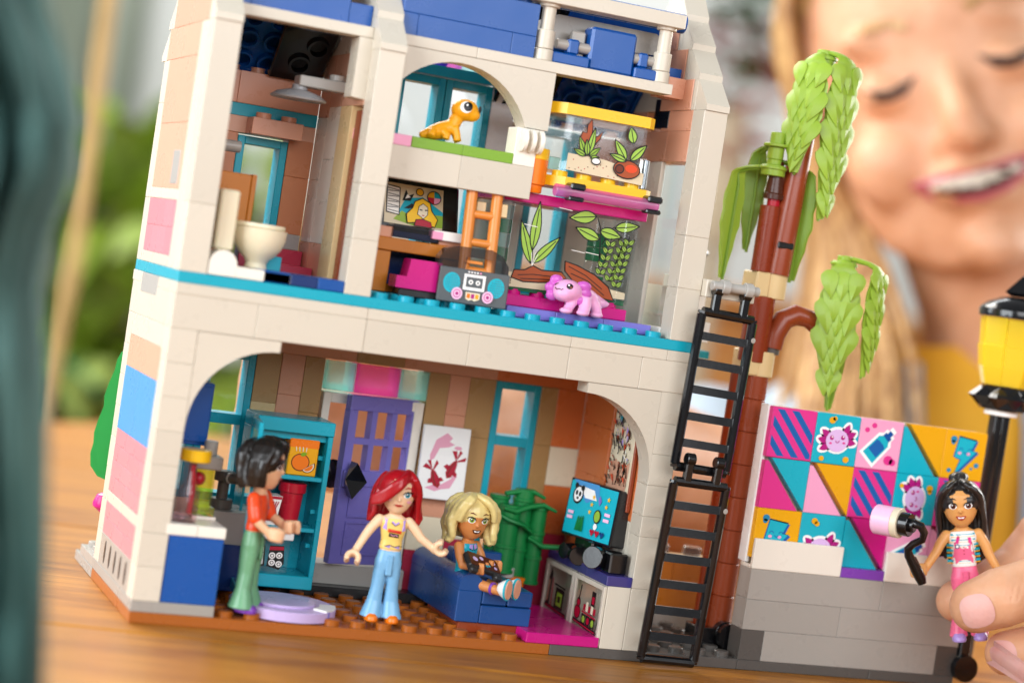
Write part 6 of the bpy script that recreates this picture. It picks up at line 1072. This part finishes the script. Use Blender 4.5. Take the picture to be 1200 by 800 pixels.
b.tube([elL, Vector((240, 190, 42)), Vector((170, 135, 52)), Vector((120, 108, 52))], [33, 30, 24, 20], 18); b.ball((95, 100, 52), (30, 14, 26))
for k in range(4): b.tube([Vector((82, 98, 38+k*14)), Vector((58, 92, 36+k*14)), Vector((44, 84, 37+k*13))], [8.5, 8, 7], 10)
b.tube([(95, 100, 74), (88, 92, 90), (80, 84, 98)], [10, 9, 7.5], 10)
elR = at(1640, 900, 800); b.tube([S2, (S2+elR)/2+Vector((20, -10, 0)), elR], [42, 38, 36], 18); b.tube([elR, at(1520, 800, 720), at(1420, 735, 672)], [34, 28, 22], 18)
torso = remesh(b, 4.5, 3)
# the hand that holds the figure: five fingers, fine skin
def finger(b, pts, r): 
    P_ = [Vector(q) for q in pts]; b.tube(P_, r, 16); [b.ball(q, s, 16, 12) for q, s in zip(P_, r)]
b = MB()
finger(b, [at(1144, 710, 628), at(1172, 700, 627), at(1200, 691, 631), at(1245, 676, 637), at(1300, 662, 646), at(1370, 672, 662)], [8.3, 9.3, 9.2, 9.4, 10.8, 13])       # thumb
finger(b, [at(1122, 704, 653), at(1150, 690, 660), at(1190, 664, 664), at(1222, 628, 662), at(1290, 600, 668), at(1380, 640, 680)], [6.9, 7.4, 7.8, 8.6, 9, 11])             # index, behind the figure
finger(b, [at(1180, 765, 638), at(1204, 761, 641), at(1250, 752, 650), at(1310, 700, 668), at(1390, 680, 684)], [7.0, 7.5, 8, 9, 11])     # middle
finger(b, [at(1222, 812, 645), at(1250, 806, 648), at(1300, 790, 660), at(1350, 740, 676), at(1410, 710, 688)], [6.6, 7, 7.6, 8.6, 10])
finger(b, [at(1262, 850, 652), at(1300, 842, 660), at(1350, 800, 676), at(1420, 740, 690)], [5.8, 6.2, 7, 9])
b.ball(at(1400, 700, 680), (24, 20, 26), 20, 14); b.tube([at(1395, 700, 680), at(1430, 735, 672)], [22, 21], 18)
handb = remesh(b, .8, 5)
hv = bvh_of(handb)
# knuckle creases on the thumb
for i, v in enumerate(handb.v):
    d = v-CP; z = d.dot(CW); px = 600+2398.32*d.dot(CR)/z; py = 400-2398.32*d.dot(CU)/z
    if z < 650:
        for cx, cy, w_, dd in [(1194, 664, 2.2, .55), (1187, 667, 1.8, .4), (1201, 663, 2.0, .45), (1232, 750, 3, .4)]:
            q = (px-cx)+(py-cy)*.22; g = math.exp(-(q/w_)**2)*(1 if abs(py-cy) < 40 else 0)
            if g > .02: v += CW*(dd*g)
        # nail bed groove
        r = sqrt(((px-1138)/20)**2+((py-711)/21)**2)
        if z < 632 and .86 < r < 1.2 and px > 1128: v += CW*.35*math.exp(-((r-1)/.07)**2)
allb = MB()
for q in (headb, torso, handb): k = len(allb.v); allb.v += q.v; allb.f += [[k+i for i in f] for f in q.f]; allb.m += [0]*len(q.f)
allb.names = []; MATS['girlskin_'] = MATS['girlskin']; part('body', allb, girl, 'girlskin', ang=80)
nb = MB(); NP = Print(nb, at(600, 400, 560), CR, CU, hv, .35, .05)
def pxuv(px, py, dep): q = at(px, py, dep)-NP.O; return q.dot(NP.U), q.dot(NP.V)
def nail(cx, cy, a, w_, h_, dep):
    pts = []; 
    for i in range(22):
        t = 2*pi*i/22; c, s = cos(t), sin(t); c = math.copysign(abs(c)**.72, c); s = math.copysign(abs(s)**.72, s); x, y = w_*c, h_*s; u, v = pxuv(cx, cy, dep); pts.append((u+x*cos(a)-y*sin(a), v+x*sin(a)+y*cos(a)))
    NP.poly(pts, 'nail')
nail(1138, 711, .3, 4.7, 5.0, 630); nail(1169, 763, .15, 4.3, 3.9, 638)
part('fingernail', nb, girl)
hvb = bvh_of(headb)
f = MB(); FP = Print(f, HC, HM @ Vector((1, 0, 0)), HM @ Vector((0, 0, 1)), hvb, .6, .5)
_pt = FP.pt
def far_pt(u, v, h):
    p_ = FP.O+FP.U*u+FP.V*v; hit = hvb.ray_cast(p_+FP.N*260, -FP.N)
    return hit[0]+FP.N*h if hit[0] else p_+FP.N*(70+h)
FP.pt = far_pt
def fpart(name):
    global f
    part(name, f, girl); f = MB(); FP.mb = f
for s in (-1, 1):
    c = 29*s; FP.poly([(c-15, 3), (c-8, -1), (c, -3.4), (c+8, -2), (c+15, 2), (c+8, -5.5), (c, -7.2), (c-8, -5.4)], 'girllash'); fpart('eyelashes'); FP.line([(c-14, 26-s*1), (c-4, 30), (c+8, 29), (c+16, 25+s*1)], 4.5, 'girlhair'); fpart('eyebrow')
FP.poly([(-31, -47), (-16, -47), (0, -49), (16, -47), (31, -47), (24, -56), (12, -62), (0, -64), (-12, -62), (-24, -56)], 'girllip').poly([(-25, -49.5), (-12, -50), (0, -51.5), (12, -50), (25, -49.5), (18, -56), (9, -59.5), (0, -60.5), (-9, -59.5), (-18, -56)], 'girllash'); fpart('mouth')
for k in range(-3, 4): FP.poly([(k*6.4-3.15, -50.6), (k*6.4+3.15, -50.6), (k*6.4+3.05, -57.2+abs(k)*1.1), (k*6.4-3.05, -57.2+abs(k)*1.1)], 'teeth', layer=(k == -3)); fpart('tooth')
# hair
hb2 = MB(); rr = random.Random(11)
hb2.loft([[G(a*cos(t), y+d*sin(t), z) for t in [2*pi*i/30 for i in range(30)]] for z, a, d, y in [(-60, 66, 60, 40), (-20, 74, 76, 32), (20, 78, 84, 26), (60, 76, 82, 18), (92, 58, 66, 14), (108, 26, 30, 14)]])
for k in range(260):
    s = -1 if k < 190 else 1; a = rr.random(); o = rr.gauss(0, 1)
    if s < 0:
        path = [GH(-8+a*6, -30+50*a, 106), GH(-60-8*a, -44+70*a, 70), GH(-69-6*a+o*1.5, -30+60*a, 10), GH(-70-12*a+o*4, -20+60*a, -60), GH(-60-22*a+o*7, -44+50*a, -130), GH(-62-28*a+o*9, -84+60*a, -200), GH(-60-34*a+o*12, -86+60*a, -290)]
        if k % 5 == 0: path = [GH(-8+a*6, -30+50*a, 106), GH(-60-8*a, -44+70*a, 70), GH(-70-6*a, -34+30*a, 0), GH(-62+o*5, -24, -70), GH(-44+o*8, -60+20*a, -140), GH(-44+o*12, -90, -240)]
    else: path = [GH(8-a*6, -30+50*a, 106), GH(60+8*a, -40+70*a, 66), GH(73+8*a+o*2, -20+60*a, 6), GH(78+20*a+o*5, -10+60*a, -70), GH(88+30*a+o*8, 50*a, -160)]
    strand(hb2, lambda x, y, z: Vector((x, y, z)), path, 2.6+1.8*rr.random(), 1.3, 0, 14)
part('hair', hb2, girl, 'girlhair', ang=70)
# clothes
sh = MB(); sh.loft([[TT(a*cos(t), 30+d*sin(t), z) for t in [2*pi*i/28 for i in range(28)]] for z, a, d in [(-142, 46, 48), (-152, 62, 56), (-178, 108, 66), (-205, 134, 76), (-260, 136, 82), (-340, 126, 82), (-430, 124, 86)]], cap=False); part('yellow_shirt', remesh_open(sh) if False else sh, girl, 'yellowshirt', ang=70)
jk = MB()
for s in (-1, 1):
    rows = []
    for z, a, d, x0 in [(-150, 66, 60, 22), (-180, 114, 74, 24), (-206, 140, 84, 20), (-262, 142, 90, 16), (-340, 132, 90, 14), (-430, 130, 94, 12)]:
        row = []
        for i in range(13):
            t = (-pi/2+.0)+s*((x0/a)+(pi-(x0/a))*i/12); rr2 = 1+.015*sin(i*3+z*.05); row.append(TT(a*cos(t)*rr2, 30+d*sin(t)*rr2, z))
        rows.append(row)
    k0 = len(jk.v); jk.use('denimshirt'); jk.add([p_ for r_ in rows for p_ in r_], [(j*13+i, j*13+i+1, (j+1)*13+i+1, (j+1)*13+i) for j in range(5) for i in range(12)])
jk.tube([S1, S1+(elL-S1)*.3+Vector((-6, 6, -12))], [47, 45], 18); jk.tube([S2, (S2+elR)/2+Vector((20, -10, 0)), elR, at(1540, 815, 730)], [47, 43, 41, 34], 18)
part('pale_denim_shirt', jk, girl, 'denimshirt', ang=70)
# ================================================================== blurred room
def leafblade(b, base, az, L, W, lift, droop, n=6):
    base = Vector(base); d = Vector((cos(az), sin(az), 0)); side = Vector((-sin(az), cos(az), 0)); rows = []
    for i in range(n+1):
        t = i/n; c = base+d*(L*t*cos(lift)*.9)+Vector((0, 0, L*(sin(lift)*t-droop*t*t))); ww = W/2*sin(pi*min(1, .12+t*.88))
        rows += [c+side*ww, c+Vector((0, 0, -W*.12)), c-side*ww]
    b.add(rows, [(i*3+j, i*3+j+1, i*3+j+4, i*3+j+3) for i in range(n) for j in range(2)])
def houseplant(loc, H_, spread, n, mats, label, seed, W=60, potr=120):
    t = thing('houseplant', label, 'plant', loc); rr = random.Random(seed)
    part('pot', MB().use('potclay').lathe([(potr*.7, 0), (potr, potr*1.6), (potr*1.06, potr*1.6), (potr*1.06, potr*1.75), (potr*.9, potr*1.75), (potr*.9, potr*1.5), (.1, potr*1.5)], loc, seg=28), t)
    per = {m: MB().use(m) for m in mats}
    for k in range(n):
        z = rr.uniform(potr*1.6, H_); a = rr.uniform(0, 2*pi); leafblade(per[rr.choice(mats)], (loc[0]+rr.gauss(0, spread*.3), loc[1]+rr.gauss(0, spread*.3), loc[2]+z), a, rr.uniform(.5, 1.1)*spread, rr.uniform(.6, 1.3)*W, rr.uniform(-.1, 1.1), rr.uniform(.2, .9))
    for m in mats: o = part('foliage', per[m], t, m); o['kind'] = 'stuff'
    st = MB().use('stemwood')
    for k in range(6): x = loc[0]+rr.gauss(0, spread*.15); st.tube([(loc[0]+rr.uniform(-20, 20), loc[1], loc[2]+potr*1.5), (x, loc[1], loc[2]+H_*.5), (x+rr.gauss(0, spread*.2), loc[1], loc[2]+H_*.92)], [9, 7, 4], 8)
    part('stem', st, t)
soft('potclay', '9a8a70', 'b3a58c', 6); soft('fol_bright', '8aa822', 'acc442', 3, .6); soft('fol_mid', '7f9438', 'a3b45c', 3, .6); soft('fol_deep', '2f6a3a', '4a8450', 3, .6); soft('stemwood', '8a6a3a', 'a98650', 4); soft('beigewood', 'b08f58', 'c4a268', 3, .6, (1, 1, 6)); soft('tealcloth', '1a4845', '4c7470', 14, .9); soft('flowerred', '9a2a2a', 'b84a3a', 4); soft('sidewood', 'b87838', 'cf9450', 2, .5, (1, 6, 6))
houseplant((330, 1750, -740), 950, 210, 420, ['fol_bright', 'fol_mid', 'fol_bright'], 'bushy yellow green houseplant behind the left side of the table, out of focus', 3)
houseplant((130, 1500, -740), 700, 150, 300, ['fol_deep', 'fol_mid'], 'darker green houseplant low behind the table edge, out of focus', 5, 34)
solo('wooden_pole', 'pale slanted wooden pole in the blurred background at the upper left', 'pole', MB().use('beigewood').tube([at(20, 620, 1500), at(88, 300, 1500), at(135, -60, 1480), at(165, -260, 1460)], 6, 14))
t = thing('flower_bunch', 'blurred red and green flower bunch on a stand behind the roof', 'flowers', tuple(at(880, 90, 2100)))
c0 = at(872, 60, 2100); rr = random.Random(9); fb = {m: MB().use(m) for m in ('flowerred', 'fol_deep')}
for k in range(120): m = 'flowerred' if k % 2 else 'fol_deep'; leafblade(fb[m], c0+Vector((rr.gauss(0, 26), rr.gauss(0, 26), rr.gauss(-30 if m == 'flowerred' else 40, 45))), rr.uniform(0, 6.28), 60, 26, .6, .5, 3)
for m in fb: o = part('foliage' if m != 'flowerred' else 'blossom', fb[m], t, m); o['kind'] = 'stuff'
part('vase', MB().use('potclay').lathe([(20, -120), (26, -60), (16, 0), (18, 20)], c0+Vector((0, 0, -80)), seg=20), t); part('stand', MB().use('potclay').cyl(c0+Vector((0, 0, -740-c0.z)), 12, c0.z+740-200), t)
solo('sideboard', 'orange brown wooden sideboard in the blurred background behind the ladder', 'sideboard', MB().use('sidewood').box(500, 1500, 1500, 1900, -740, 100, 6).box(480, 1520, 1490, 1910, 100, 125, 4))
# pale curtain panels on the far wall
for x0, x1, l in [(-200, 500, 'grey green curtain hanging on the far wall at the left')]:
    cb = MB().use('curtaincloth'); n = int((x1-x0)/14); cb.add([(x0+i*14, 2900+38*sin(i*.8)+12*sin(i*2.1), z) for z in (-700, 2100) for i in range(n+1)], [(i, i+1, n+2+i, n+1+i) for i in range(n)]); solo('curtain', l, 'curtain', cb, ang=60)
# foreground cloth at the left edge
fc = MB().use('tealcloth'); cols = []
EDGE = [(-120, 8), (0, 36), (60, 58), (130, 72), (200, 64), (260, 40), (330, 26), (420, 32), (520, 34), (640, 33), (760, 30), (920, 26)]
rows = []
for py, ex in EDGE:
    row = []
    for i in range(18):
        u = i/17; px = ex-u*210; dep = 340+10*sin(i*1.7+py*.004)+u*18+7*sin(py*.02+i)+(22*(1-u*6)**2 if u < 1/6 else 0); row.append(at(px, py, dep))
    rows.append(row)
front = [p_ for r_ in rows for p_ in r_]; back = [p_+CW*16 for p_ in front]; W2 = 18; NR = len(rows); K = len(front)
fs = [(j*W2+i, j*W2+i+1, (j+1)*W2+i+1, (j+1)*W2+i) for j in range(NR-1) for i in range(W2-1)]; fs += [tuple(K+i for i in f[::-1]) for f in fs]
fs += [(j*W2, (j+1)*W2, K+(j+1)*W2, K+j*W2) for j in range(NR-1)]+[(j*W2+W2-1, K+j*W2+W2-1, K+(j+1)*W2+W2-1, (j+1)*W2+W2-1) for j in range(NR-1)]
fc.add(front+back, fs); solo('teal_cloth', 'dark teal cloth very close to the camera at the left edge, out of focus', 'cloth', fc, ang=80)
